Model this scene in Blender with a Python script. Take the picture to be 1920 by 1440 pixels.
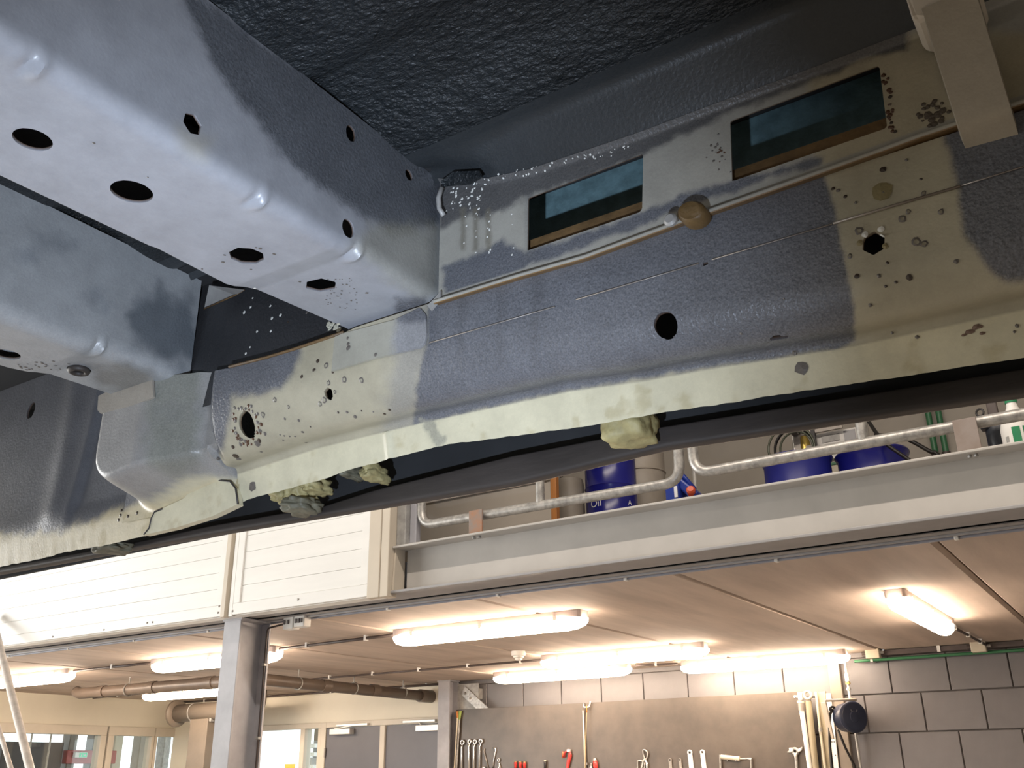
import bpy, bmesh, math, random
import numpy as np
from math import sin, cos, pi, radians, sqrt, atan2
from mathutils import Vector, Matrix, noise as mnoise
from mathutils.bvhtree import BVHTree

# ------------------------------------------------------------------ scene, camera, light
S = bpy.context.scene
for o in list(bpy.data.objects): bpy.data.objects.remove(o)
C = S.collection
EYE = Vector((0, 0, 1.82))               # all coordinates below are relative to the eye point, floor at -1.82
FPX = 1791.12                             # focal length in pixels of the 1920 x 1440 frame
FW = Vector((-0.50447677, 0.77732206, 0.37586381))
RT = Vector((0.83616487, 0.54835207, -0.01176065))
UP = Vector((0.21524751, -0.30835114, 0.92660028))
cam = bpy.data.cameras.new('camera')
cam.sensor_fit = 'HORIZONTAL'; cam.sensor_width = 36.0; cam.lens = FPX / 1920 * 36.0
cam.clip_start = 0.02; cam.clip_end = 200
co = bpy.data.objects.new('camera', cam); C.objects.link(co)
m = Matrix((RT, UP, -FW)).transposed().to_4x4(); m.translation = EYE
co.matrix_world = m
S.camera = co
S.view_settings.view_transform = 'Standard'
S.view_settings.look = 'None'
S.view_settings.exposure = 0.0
S.view_settings.gamma = 1.0
S.view_settings.use_curve_mapping = False

w = bpy.data.worlds.new('world'); S.world = w; w.use_nodes = True
bg = w.node_tree.nodes['Background']; bg.inputs[0].default_value = (0.93, 0.97, 1.0, 1); bg.inputs[1].default_value = 2.2

def light(name, kind, loc, target, energy, color, size=None, size_y=None, **k):
    l = bpy.data.lights.new(name, kind); l.energy = energy; l.color = color
    if kind == 'AREA':
        l.shape = 'RECTANGLE'; l.size = size; l.size_y = size_y or size
    o = bpy.data.objects.new(name, l); C.objects.link(o)
    o.location = Vector(loc) + EYE
    o.rotation_euler = (Vector(target) - Vector(loc)).to_track_quat('-Z', 'Y').to_euler()
    for a, b in k.items(): setattr(l, a, b)
    return o
LAMP_E = 52.0                                    # brightness of the tube lamps under the platform
# hand-held torch beside the photographer, it throws the shadows inside the two sill windows
light('torch_offscreen', 'SPOT', (-0.22, -0.06, -0.30), (-1.02, 0.93, 0.55), 118, (0.70, 0.815, 1.0), spot_size=radians(68), spot_blend=1.0, shadow_soft_size=0.012)
# daylight through the glazed opening in the hall's left wall, lying in the plane of that opening
light('window_left_offscreen', 'AREA', (-10.86, -0.4, 0.24), (-5.0, -0.4, 0.24), 680, (1.0, 0.985, 0.95), 6.0, 4.1)
# strip light of the hall, high above the bays
light('hall_lamp_front_offscreen', 'AREA', (-0.5, 1.67, 4.2), (-0.5, 4.0, 1.0), 190, (1.0, 0.885, 0.775), 6.0, 0.06)
light('hall_fill_offscreen', 'AREA', (1.6, -1.8, 3.9), (1.6, -1.8, 0.0), 80, (1.0, 0.88, 0.74), 6.0, 0.2)  # unseen light added behind the camera as general fill

# ------------------------------------------------------------------ pixel helpers
def ray(px, py): return FW + RT * ((px - 960) / FPX) - UP * ((py - 720) / FPX)
def onX(px, py, x): d = ray(px, py); return d * (x / d.x)
def onY(px, py, y): d = ray(px, py); return d * (y / d.y)
def onZ(px, py, z): d = ray(px, py); return d * (z / d.z)
nF, nR, nU = (np.array(v[:]) for v in (FW, RT, UP))
def project(P):
    P = np.asarray(P, float); f = P @ nF
    return np.stack([960 + FPX * (P @ nR) / f, 720 - FPX * (P @ nU) / f], -1)

# ------------------------------------------------------------------ materials
def srgb(r, g, b):
    f = lambda c: (c / 255 / 12.92) if c / 255 <= 0.04045 else ((c / 255 + 0.055) / 1.055) ** 2.4
    return (f(r), f(g), f(b), 1)
MATS = {}
def mat(name, col, rough=0.5, metal=0.0, noise=0.0, nscale=8.0, bump=0.0, bscale=60.0, col2=None, stretch=None, spec=0.5, emit=None, trans=0.0, detail=4):
    m = bpy.data.materials.new(name); m.use_nodes = True
    nt = m.node_tree; b = nt.nodes['Principled BSDF']
    b.inputs['Base Color'].default_value = col; b.inputs['Roughness'].default_value = rough
    b.inputs['Metallic'].default_value = metal; b.inputs['Specular IOR Level'].default_value = spec
    b.inputs['Transmission Weight'].default_value = trans
    if emit: b.inputs['Emission Color'].default_value = emit[0]; b.inputs['Emission Strength'].default_value = emit[1]
    tc = nt.nodes.new('ShaderNodeTexCoord'); src = tc.outputs['Object']
    if stretch:
        mp = nt.nodes.new('ShaderNodeMapping'); mp.inputs['Scale'].default_value = stretch
        nt.links.new(src, mp.inputs[0]); src = mp.outputs[0]
    if noise or col2:
        n = nt.nodes.new('ShaderNodeTexNoise'); n.inputs['Scale'].default_value = nscale; n.inputs['Detail'].default_value = detail
        n.inputs['Roughness'].default_value = 0.6
        nt.links.new(src, n.inputs['Vector'])
        r = nt.nodes.new('ShaderNodeValToRGB')
        c2 = col2 or tuple(c * (1 - noise) for c in col[:3]) + (1,)
        r.color_ramp.elements[0].position = 0.35; r.color_ramp.elements[1].position = 0.65
        r.color_ramp.elements[0].color = c2; r.color_ramp.elements[1].color = col
        nt.links.new(n.outputs['Fac'], r.inputs[0]); nt.links.new(r.outputs[0], b.inputs['Base Color'])
    if bump:
        n2 = nt.nodes.new('ShaderNodeTexNoise'); n2.inputs['Scale'].default_value = bscale; n2.inputs['Detail'].default_value = 3
        nt.links.new(src, n2.inputs['Vector'])
        bp = nt.nodes.new('ShaderNodeBump'); bp.inputs['Strength'].default_value = bump; bp.inputs['Distance'].default_value = 0.004
        nt.links.new(n2.outputs['Fac'], bp.inputs['Height']); nt.links.new(bp.outputs[0], b.inputs['Normal'])
    MATS[name] = m
    return m

def paint_material():
    m = bpy.data.materials.new('underbody_paint'); m.use_nodes = True
    nt = m.node_tree; b = nt.nodes['Principled BSDF']; L = nt.links
    at = nt.nodes.new('ShaderNodeAttribute'); at.attribute_name = 'paint'
    tc = nt.nodes.new('ShaderNodeTexCoord')
    n1 = nt.nodes.new('ShaderNodeTexNoise'); n1.inputs['Scale'].default_value = 14; n1.inputs['Detail'].default_value = 8; n1.inputs['Roughness'].default_value = 0.7
    L.new(tc.outputs['Object'], n1.inputs['Vector'])
    mr = nt.nodes.new('ShaderNodeMapRange'); mr.inputs[1].default_value = 0.25; mr.inputs[2].default_value = 0.75; mr.inputs[3].default_value = 0.78; mr.inputs[4].default_value = 1.12
    L.new(n1.outputs['Fac'], mr.inputs[0])
    mx = nt.nodes.new('ShaderNodeMix'); mx.data_type = 'RGBA'; mx.blend_type = 'MULTIPLY'; mx.inputs['Factor'].default_value = 1
    L.new(at.outputs['Color'], mx.inputs['A']); L.new(mr.outputs[0], mx.inputs['B'])
    # fine grit of the sprayed coating
    n3 = nt.nodes.new('ShaderNodeTexNoise'); n3.inputs['Scale'].default_value = 420; n3.inputs['Detail'].default_value = 2
    L.new(tc.outputs['Object'], n3.inputs['Vector'])
    mr3 = nt.nodes.new('ShaderNodeMapRange'); mr3.inputs[1].default_value = 0.3; mr3.inputs[2].default_value = 0.7; mr3.inputs[3].default_value = 0.72; mr3.inputs[4].default_value = 1.3
    L.new(n3.outputs['Fac'], mr3.inputs[0])
    mx3 = nt.nodes.new('ShaderNodeMix'); mx3.data_type = 'RGBA'; mx3.blend_type = 'MULTIPLY'
    L.new(at.outputs['Alpha'], mx3.inputs['Factor']); L.new(mx.outputs['Result'], mx3.inputs['A']); L.new(mr3.outputs[0], mx3.inputs['B'])
    L.new(mx3.outputs['Result'], b.inputs['Base Color'])
    n2 = nt.nodes.new('ShaderNodeTexNoise'); n2.inputs['Scale'].default_value = 190; n2.inputs['Detail'].default_value = 3
    L.new(tc.outputs['Object'], n2.inputs['Vector'])
    mu = nt.nodes.new('ShaderNodeMath'); mu.operation = 'MULTIPLY_ADD'; mu.inputs[1].default_value = 0.42; mu.inputs[2].default_value = 0.05
    L.new(at.outputs['Alpha'], mu.inputs[0])
    bp = nt.nodes.new('ShaderNodeBump'); bp.inputs['Distance'].default_value = 0.003
    L.new(mu.outputs[0], bp.inputs['Strength']); L.new(n2.outputs['Fac'], bp.inputs['Height']); L.new(bp.outputs[0], b.inputs['Normal'])
    b.inputs['Roughness'].default_value = 0.36; b.inputs['Specular IOR Level'].default_value = 0.6
    return m
PAINT = paint_material()

mat('floor_coat', (0.020, 0.024, 0.027, 1), 0.42, noise=0.35, nscale=9, bump=0.0)
def floor_coat_bump():
    m = MATS['floor_coat']; nt = m.node_tree; b = nt.nodes['Principled BSDF']; L = nt.links
    tc = nt.nodes.new('ShaderNodeTexCoord'); mp = nt.nodes.new('ShaderNodeMapping'); mp.inputs['Scale'].default_value = (1.0, 1.5, 1)
    L.new(tc.outputs['Object'], mp.inputs[0])
    v = nt.nodes.new('ShaderNodeTexVoronoi'); v.feature = 'SMOOTH_F1'; v.inputs['Scale'].default_value = 62; v.inputs['Randomness'].default_value = 1.0
    n = nt.nodes.new('ShaderNodeTexNoise'); n.inputs['Scale'].default_value = 150; n.inputs['Detail'].default_value = 3
    g = nt.nodes.new('ShaderNodeTexNoise'); g.inputs['Scale'].default_value = 7
    L.new(mp.outputs[0], v.inputs['Vector']); L.new(mp.outputs[0], n.inputs['Vector']); L.new(mp.outputs[0], g.inputs['Vector'])
    a = nt.nodes.new('ShaderNodeMath'); a.operation = 'MULTIPLY_ADD'; a.inputs[1].default_value = -1.0
    L.new(v.outputs['Distance'], a.inputs[0]); L.new(n.outputs['Fac'], a.inputs[2])
    bp = nt.nodes.new('ShaderNodeBump'); bp.inputs['Distance'].default_value = 0.007; bp.inputs['Strength'].default_value = 0.8
    L.new(a.outputs[0], bp.inputs['Height']); L.new(bp.outputs[0], b.inputs['Normal'])
floor_coat_bump()
mat('skirt_black', (0.046, 0.038, 0.034, 1), 0.55, noise=0.4, nscale=18, bump=0.2, bscale=70, stretch=(0.25, 1, 1))
mat('body_dark', (0.026, 0.027, 0.029, 1), 0.7, noise=0.3)
mat('teal_inner', (0.13, 0.215, 0.235, 1), 0.4, noise=0.35, nscale=45, bump=0.15, bscale=200)
mat('brown_primer', (0.165, 0.098, 0.040, 1), 0.55, noise=0.4, nscale=40, bump=0.2, bscale=150)
mat('foam', (0.42, 0.36, 0.17, 1), 0.6, noise=0.35, nscale=30, bump=0.8, bscale=45)
mat('foam_grey', (0.17, 0.16, 0.11, 1), 0.6, noise=0.35, nscale=30, bump=0.8, bscale=45)
mat('rubber_plug', (0.15, 0.092, 0.034, 1), 0.5, noise=0.3, nscale=60, bump=0.2, bscale=200)
mat('concrete_plank', (0.53, 0.44, 0.375, 1), 0.8, noise=0.22, nscale=1.6, bump=0.15, bscale=25, stretch=(3.5, 0.5, 1), spec=0.25)
mat('concrete_floor', (0.40, 0.37, 0.34, 1), 0.6, noise=0.3, nscale=2)
mat('block_grey', (0.16, 0.153, 0.157, 1), 0.5, noise=0.12, nscale=5, bump=0.12, bscale=30)
mat('mortar', (0.085, 0.075, 0.07, 1), 0.85, noise=0.3, nscale=20)
mat('cream_wall', (0.84, 0.80, 0.68, 1), 0.7, noise=0.06, nscale=2)
mat('cream_frame', (0.66, 0.61, 0.52, 1), 0.45, noise=0.06, nscale=6)
mat('upper_wall', (0.40, 0.365, 0.32, 1), 0.75, noise=0.1, nscale=2, bump=0.1, bscale=20)
mat('hall_wall', (0.55, 0.53, 0.50, 1), 0.8, noise=0.1, nscale=1)
mat('beam_paint', (0.50, 0.475, 0.44, 1), 0.48, noise=0.10, nscale=5, bump=0.05, bscale=40)
mat('beam_edge', (0.36, 0.35, 0.35, 1), 0.5, noise=0.15, nscale=6)
mat('trim_tan', (0.60, 0.53, 0.43, 1), 0.45, noise=0.08, nscale=4)
mat('panel_white', (0.80, 0.79, 0.755, 1), 0.5, noise=0.05, nscale=4, stretch=(0.4, 1, 3))
mat('galvanised', (0.50, 0.48, 0.45, 1), 0.42, metal=0.55, noise=0.42, nscale=34, bump=0.08, bscale=60)
mat('galvanised_dull', (0.42, 0.41, 0.39, 1), 0.55, metal=0.25, noise=0.3, nscale=18)
mat('rust', (0.36, 0.17, 0.085, 1), 0.75, noise=0.0, col2=(0.24, 0.20, 0.175, 1), nscale=16, bump=0.2)
mat('rust_grey', (0.27, 0.225, 0.20, 1), 0.65, col2=(0.22, 0.17, 0.14, 1), nscale=10, bump=0.1)
mat('steel_column', (0.40, 0.395, 0.42, 1), 0.5, noise=0.18, nscale=6, bump=0.06)
mat('pipe_brown', (0.15, 0.115, 0.09, 1), 0.4, noise=0.15, nscale=8)
mat('vent_taupe', (0.21, 0.175, 0.14, 1), 0.38, noise=0.12, nscale=6)
mat('conduit_dark', (0.085, 0.065, 0.06, 1), 0.5, noise=0.2)
mat('conduit_grey', (0.27, 0.28, 0.33, 1), 0.45, noise=0.2)
mat('white_plastic', (0.78, 0.76, 0.72, 1), 0.45, noise=0.04)
mat('lamp_housing', (0.50, 0.43, 0.41, 1), 0.5, noise=0.05)
mat('lamp_glow', (0.95, 0.92, 0.88, 1), 0.4, emit=((1.0, 0.79, 0.60, 1), LAMP_E))
mat('door_grey', (0.135, 0.135, 0.155, 1), 0.42, noise=0.08, nscale=3)
mat('silver', (0.70, 0.69, 0.67, 1), 0.35, metal=0.5, noise=0.05)
mat('chrome', (0.74, 0.72, 0.69, 1), 0.24, metal=0.85, noise=0.15, nscale=30)
mat('dull_steel', (0.32, 0.29, 0.26, 1), 0.45, metal=0.5, noise=0.2, nscale=30)
mat('tool_board', (0.098, 0.078, 0.062, 1), 0.40, noise=0.30, nscale=4.5, bump=0.04, bscale=30, detail=6)
mat('red_grip', (0.50, 0.035, 0.03, 1), 0.4, noise=0.1)
mat('black_grip', (0.025, 0.022, 0.022, 1), 0.45, noise=0.2)
mat('wood_handle', (0.45, 0.31, 0.14, 1), 0.5, noise=0.3, nscale=12)
mat('wood_edge', (0.42, 0.17, 0.045, 1), 0.5, noise=0.25, nscale=14, stretch=(4, 4, 0.4))
mat('tube_cream', (0.60, 0.54, 0.42, 1), 0.45, noise=0.1)
mat('tube_olive', (0.36, 0.31, 0.21, 1), 0.45, noise=0.15)
mat('tube_white', (0.82, 0.80, 0.76, 1), 0.4, noise=0.06)
mat('brush_green', (0.32, 0.42, 0.10, 1), 0.6, noise=0.3)
mat('brush_orange', (0.62, 0.22, 0.05, 1), 0.6, noise=0.3)
mat('drum_blue', (0.010, 0.012, 0.20, 1), 0.26, noise=0.2, nscale=5)
mat('drum_blue_matt', (0.018, 0.024, 0.26, 1), 0.42, noise=0.15, nscale=5)
mat('tank_grey', (0.36, 0.32, 0.27, 1), 0.5, noise=0.15, nscale=6)
mat('jug_blue', (0.010, 0.035, 0.28, 1), 0.35, noise=0.1)
mat('print_white', (0.72, 0.72, 0.74, 1), 0.4, noise=0.02)
mat('red_cap', (0.62, 0.09, 0.03, 1), 0.4, noise=0.1)
mat('hose_black', (0.016, 0.014, 0.013, 1), 0.45, noise=0.2)
mat('hose_green', (0.09, 0.10, 0.065, 1), 0.35, noise=0.2)
mat('brass', (0.55, 0.40, 0.10, 1), 0.3, metal=0.7, noise=0.2)
mat('pipe_green', (0.035, 0.16, 0.070, 1), 0.4, noise=0.1)
mat('bottle_green', (0.02, 0.24, 0.10, 1), 0.35, noise=0.1)
mat('valve_navy', (0.018, 0.022, 0.032, 1), 0.4, noise=0.2)
mat('reel_navy', (0.022, 0.028, 0.055, 1), 0.35, noise=0.2)
mat('reel_metal', (0.46, 0.40, 0.33, 1), 0.45, metal=0.3, noise=0.1)
mat('screen_grey', (0.12, 0.115, 0.125, 1), 0.25, noise=0.1)
mat('sign_green', (0.02, 0.42, 0.20, 1), 0.4, noise=0.03, emit=((0.03, 0.6, 0.28, 1), 0.5))
mat('beam_red', (0.42, 0.10, 0.09, 1), 0.5, noise=0.1)
mat('dark_panel', (0.045, 0.035, 0.03, 1), 0.5, noise=0.2)
mat('pale_pole', (0.62, 0.55, 0.49, 1), 0.5, noise=0.25, nscale=14)
mat('yellow_sticker', (0.85, 0.55, 0.10, 1), 0.5, noise=0.05)
def glass():
    m = bpy.data.materials.new('clear_glass'); m.use_nodes = True
    nt = m.node_tree; b = nt.nodes['Principled BSDF']
    tr = nt.nodes.new('ShaderNodeBsdfTransparent'); tr.inputs[0].default_value = (0.93, 0.96, 0.95, 1)
    gl = nt.nodes.new('ShaderNodeBsdfGlossy'); gl.inputs['Roughness'].default_value = 0.03
    mx = nt.nodes.new('ShaderNodeMixShader'); mx.inputs[0].default_value = 0.07
    nt.links.new(tr.outputs[0], mx.inputs[1]); nt.links.new(gl.outputs[0], mx.inputs[2])
    nt.links.new(mx.outputs[0], nt.nodes['Material Output'].inputs[0]); nt.nodes.remove(b)
    MATS['clear_glass'] = m
glass()

# ------------------------------------------------------------------ mesh builder
def basis(d):
    d = Vector(d).normalized(); a = Vector((0, 0, 1)) if abs(d.z) < 0.9 else Vector((1, 0, 0))
    u = d.cross(a).normalized(); return u, d.cross(u).normalized()
class MB:
    def __init__(s): s.v = []; s.f = []
    def add(s, vs, fs):
        n = len(s.v); s.v += [Vector(v) for v in vs]; s.f += [tuple(i + n for i in f) for f in fs]; return s
    def box(s, x0, x1, y0, y1, z0, z1):
        return s.add([(x, y, z) for z in (z0, z1) for y in (y0, y1) for x in (x0, x1)],
                     [(0, 2, 3, 1), (4, 5, 7, 6), (0, 1, 5, 4), (2, 6, 7, 3), (0, 4, 6, 2), (1, 3, 7, 5)])
    def bar(s, a, b, wu, wv, u=None):
        a, b = Vector(a), Vector(b); d = b - a
        if u is None: u, v = basis(d)
        else: u = Vector(u).normalized(); v = d.cross(u).normalized()
        vs = [p + u * (i * wu / 2) + v * (j * wv / 2) for p in (a, b) for j in (-1, 1) for i in (-1, 1)]
        return s.add(vs, [(0, 2, 3, 1), (4, 5, 7, 6), (0, 1, 5, 4), (2, 6, 7, 3), (0, 4, 6, 2), (1, 3, 7, 5)])
    def tube(s, pts, r, n=12, caps=True, closed=False, flat=None):
        pts = [Vector(p) for p in pts]; N = len(pts); rings = []
        rs = r if isinstance(r, (list, tuple)) else [r] * N
        u = None
        for i, p in enumerate(pts):
            if closed: d = pts[(i + 1) % N] - pts[i - 1]
            else: d = pts[min(i + 1, N - 1)] - pts[max(i - 1, 0)]
            d.normalize()
            if u is None: u, _ = basis(d)
            u = (u - d * u.dot(d)).normalized(); v = d.cross(u)
            ring = [p + (u * cos(2 * pi * k / n) + v * sin(2 * pi * k / n)) * rs[i] for k in range(n)]
            if flat: ring = [q - Vector(flat[0]) * ((q - p).dot(Vector(flat[0])) * (1 - flat[1])) for q in ring]
            rings.append(ring)
        vs = [q for rg in rings for q in rg]; fs = []
        for i in range(N if closed else N - 1):
            j = (i + 1) % N
            fs += [(i * n + k, i * n + (k + 1) % n, j * n + (k + 1) % n, j * n + k) for k in range(n)]
        if caps and not closed: fs += [tuple(range(n))[::-1], tuple((N - 1) * n + k for k in range(n))]
        return s.add(vs, fs)
    def cyl(s, a, b, r, n=16): return s.tube([a, b], r, n)
    def lathe(s, prof, c, axis=(0, 0, 1), n=24):
        c = Vector(c); ax = Vector(axis).normalized(); u, v = basis(ax)
        vs = [c + ax * z + (u * cos(2 * pi * k / n) + v * sin(2 * pi * k / n)) * r for r, z in prof for k in range(n)]
        fs = [(i * n + k, i * n + (k + 1) % n, (i + 1) * n + (k + 1) % n, (i + 1) * n + k) for i in range(len(prof) - 1) for k in range(n)]
        fs += [tuple(range(n))[::-1], tuple((len(prof) - 1) * n + k for k in range(n))]
        return s.add(vs, fs)
    def prism(s, poly, t):
        poly = [Vector(p) for p in poly]; t = Vector(t); n = len(poly)
        return s.add(poly + [p + t for p in poly], [tuple(range(n)), tuple(range(n, 2 * n))[::-1]] + [(i, i + n, (i + 1) % n + n, (i + 1) % n) for i in range(n)])
    def torus(s, c, axis, R, r, n=20, k=8, a0=0, a1=2 * pi):
        u, v = basis(axis); c = Vector(c); full = abs(a1 - a0 - 2 * pi) < 1e-6
        cnt = n if full else n + 1
        pts = [c + (u * cos(a0 + (a1 - a0) * i / n) + v * sin(a0 + (a1 - a0) * i / n)) * R for i in range(cnt)]
        return s.tube(pts, r, k, closed=full)
def bend(pts, r, n=6):
    pts = [Vector(p) for p in pts]; out = [pts[0]]
    for a, b, c in zip(pts, pts[1:], pts[2:]):
        d1 = (a - b); d2 = (c - b); k = min(r, d1.length * .48, d2.length * .48)
        p, q = b + d1.normalized() * k, b + d2.normalized() * k
        out += [p * (1 - t) ** 2 + b * 2 * t * (1 - t) + q * t * t for t in [i / n for i in range(n + 1)]]
    return out + [pts[-1]]

OFF = {}
def tag(o, label=None, cat=None, group=None, kind=None):
    if label: o['label'] = label
    if cat: o['category'] = cat
    if group: o['group'] = group
    if kind: o['kind'] = kind
    return o
def thing(name, label, cat, loc, group=None, local=False, rz=0.0):
    o = bpy.data.objects.new(name, None); o.empty_display_size = 0.05; C.objects.link(o)
    o.location = Vector(loc) + EYE; o.rotation_euler = (0, 0, rz)
    OFF[o.name] = Vector((0, 0, 0)) if local else Vector(loc)
    return tag(o, label, cat, group)
def obj(name, mb, material, parent=None, label=None, cat=None, group=None, kind=None, smooth=False, bevel=0.0, origin=None, colors=None, flipfix=True):
    if parent is not None: off = OFF[parent.name]
    else:
        vs = mb.v
        if origin is None:
            lo = [min(v[i] for v in vs) for i in range(3)]; hi = [max(v[i] for v in vs) for i in range(3)]
            origin = Vector(((lo[0] + hi[0]) / 2, (lo[1] + hi[1]) / 2, lo[2]))
        off = Vector(origin)
    me = bpy.data.meshes.new(name)
    me.from_pydata([v - off for v in mb.v], [], mb.f)
    if flipfix:
        bm = bmesh.new(); bm.from_mesh(me); bmesh.ops.recalc_face_normals(bm, faces=bm.faces); bm.to_mesh(me); bm.free()
    if colors is not None:
        a = me.color_attributes.new('paint', 'FLOAT_COLOR', 'POINT'); a.data.foreach_set('color', np.asarray(colors, np.float32).ravel())
    me.materials.append(MATS[material] if isinstance(material, str) else material)
    if smooth:
        me.polygons.foreach_set('use_smooth', [True] * len(me.polygons))
        if smooth is not True: me.set_sharp_from_angle(angle=radians(smooth))
    me.update()
    o = bpy.data.objects.new(name, me); C.objects.link(o)
    OFF[o.name] = off
    if parent is not None: o.parent = parent
    else: o.location = off + EYE
    if bevel:
        b = o.modifiers.new('bevel', 'BEVEL'); b.width = bevel; b.segments = 2; b.limit_method = 'ANGLE'
    return tag(o, label, cat, group, kind)
def struct(name, mb, material, **k): return obj(name, mb, material, kind='structure', **k)
def copy_tree(o, parent=None):
    c = o.copy(); C.objects.link(c); c.parent = parent
    for ch in list(o.children): copy_tree(ch, c)
    return c

# ------------------------------------------------------------------ the building
HC = 0.889        # underside of the platform slab
YB = 8.53         # back wall
XL = -10.78       # left wall of the space below the platform
FL = -1.82        # workshop floor
MZ = 1.135        # top of the platform
struct('floor', MB().box(-16, 6, -7, 12, FL - 0.1, FL), 'concrete_floor')
struct('wall_right', MB().box(5.0, 5.2, -7, 9, FL, 5.2), 'hall_wall')
struct('wall_front', MB().box(-11, 5.2, -7.2, -7, FL, 5.2), 'hall_wall')
struct('ceiling_hall', MB().box(-11, 5.2, -7.2, 9, 5.2, 5.3), 'hall_wall')
def lw(px, py): p = onX(px, py, XL); return p.y, p.z

# --- platform slab of hollow-core planks, one object for each plank
ceil = struct('ceiling', MB().box(-10.9, 5.0, 4.30, 8.7, 1.09, MZ - 0.002), 'concrete_plank')
pk = None
xj = -0.696
for k in range(-9, 5):
    x0 = xj + 1.2 * k
    a, b = max(x0, -10.9), min(x0 + 1.2, 5.0)
    if b - a < 0.05: continue
    c = 0.018
    sec = [(a + 0.004, 1.095), (a + 0.004, HC + c), (a + 0.004 + c, HC), (b - 0.004 - c, HC), (b - 0.004, HC + c), (b - 0.004, 1.095)]
    obj('plank', MB().prism([(x, 4.285, z) for x, z in sec], (0, 4.26, 0)), 'concrete_plank', ceil)

# --- back wall: big grey blocks to the right, cream plaster to the left
wb = struct('wall_back', MB().box(-6.36, 5.0, YB + 0.012, YB + 0.25, FL, HC), 'mortar')
bmesh0 = None
def block(x0, x1, z0, z1):
    global bmesh0
    full = abs((x1 - x0) - 0.438) < 1e-6
    if full and bmesh0 is not None:
        o = bpy.data.objects.new('block', bmesh0); C.objects.link(o); o.parent = wb
        o.location = Vector(((x0 + x1) / 2, YB, z0)) - OFF[wb.name]; return
    cx = (x0 + x1) / 2; hw = (x1 - x0) / 2; ch = 0.004
    vs = []
    for (y, i) in ((0.03, 0), (ch, 0), (0, ch)):
        vs += [(-hw + i, y, i), (hw - i, y, i), (hw - i, y, z1 - z0 - i), (-hw + i, y, z1 - z0 - i)]
    fs = [(8, 9, 10, 11)] + [(r * 4 + k, r * 4 + (k + 1) % 4, r * 4 + 4 + (k + 1) % 4, r * 4 + 4 + k) for r in (0, 1) for k in range(4)]
    me = bpy.data.meshes.new('block'); me.from_pydata(vs, [], fs); me.materials.append(MATS['block_grey']); me.update()
    bm = bmesh.new(); bm.from_mesh(me); bmesh.ops.recalc_face_normals(bm, faces=bm.faces); bm.to_mesh(me); bm.free()
    if full: bmesh0 = me
    o = bpy.data.objects.new('block', me); C.objects.link(o); o.parent = wb
    o.location = Vector((cx, YB, z0)) - OFF[wb.name]
for r in range(0, 4):
    z0 = 0.557 - 0.2975 * r; z1 = z0 + 0.2885
    x = -1.874 - 0.447 * 11 + (0.216 if r % 2 else 0.0)
    while x < 1.9:
        lo, hi = max(x + 0.0045, -6.34), x + 0.4425
        if hi - lo > 0.05:
            if r == 0 or x > -3.3: block(lo, hi, z0, z1)
        x += 0.447
struct('trim_1', MB().box(-6.36, 5.0, YB - 0.004, YB + 0.03, 0.852, HC), 'block_grey')

# cream back wall with openings (window, sidelight, double door)
def bx(px, py, y=YB): return onY(px, py, y).x
def bz(px, py, y=YB): return onY(px, py, y).z
DT = 0.485                                   # head of the doors
xW0, xW1, xS1, xD0, xDm, xD1 = bx(455, 1400), bx(566, 1400), bx(603, 1400), bx(612, 1400), bx(719.5, 1400), bx(826, 1400)
wcb = MB()
wcb.box(XL, -6.36, YB, YB + 0.15, DT + 0.06, HC)
wcb.box(XL, xW0 - 0.08, YB, YB + 0.15, FL, DT + 0.06)
wcb.box(xW0 - 0.08, xS1, YB, YB + 0.15, FL, -0.95)
struct('wall_back_left', wcb, 'cream_wall')
w1 = struct('window_1', MB().box(xW0 - 0.08, xS1 + 0.0, YB - 0.02, YB + 0.1, DT + 0.0, DT + 0.06).box(xW0 - 0.08, xS1, YB - 0.02, YB + 0.1, -0.98, -0.92)
            .box(xW0 - 0.08, xW0, YB - 0.02, YB + 0.1, -0.92, DT).box(xW1 - 0.02, xW1 + 0.05, YB - 0.02, YB + 0.1, -0.92, DT).box(xS1 - 0.05, xS1, YB - 0.02, YB + 0.1, -0.92, DT), 'cream_frame', bevel=0.006)
obj('pane', MB().box(xW0 + 0.002, xW1 - 0.022, YB + 0.03, YB + 0.036, -0.918, DT - 0.002), 'clear_glass', w1)
obj('pane', MB().box(xW1 + 0.052, xS1 - 0.052, YB + 0.03, YB + 0.036, -0.918, DT - 0.002), 'clear_glass', w1)
df = MB().box(xS1, xD0, YB - 0.025, YB + 0.1, FL, DT + 0.06).box(xD0, xD1 + 0.05, YB - 0.025, YB + 0.1, DT, DT + 0.06).box(xDm - 0.035, xDm + 0.035, YB - 0.035, YB + 0.06, FL, DT).box(xD1, -6.36, YB - 0.025, YB + 0.1, FL, DT)
struct('trim_2', df, 'cream_frame', bevel=0.005)
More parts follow.
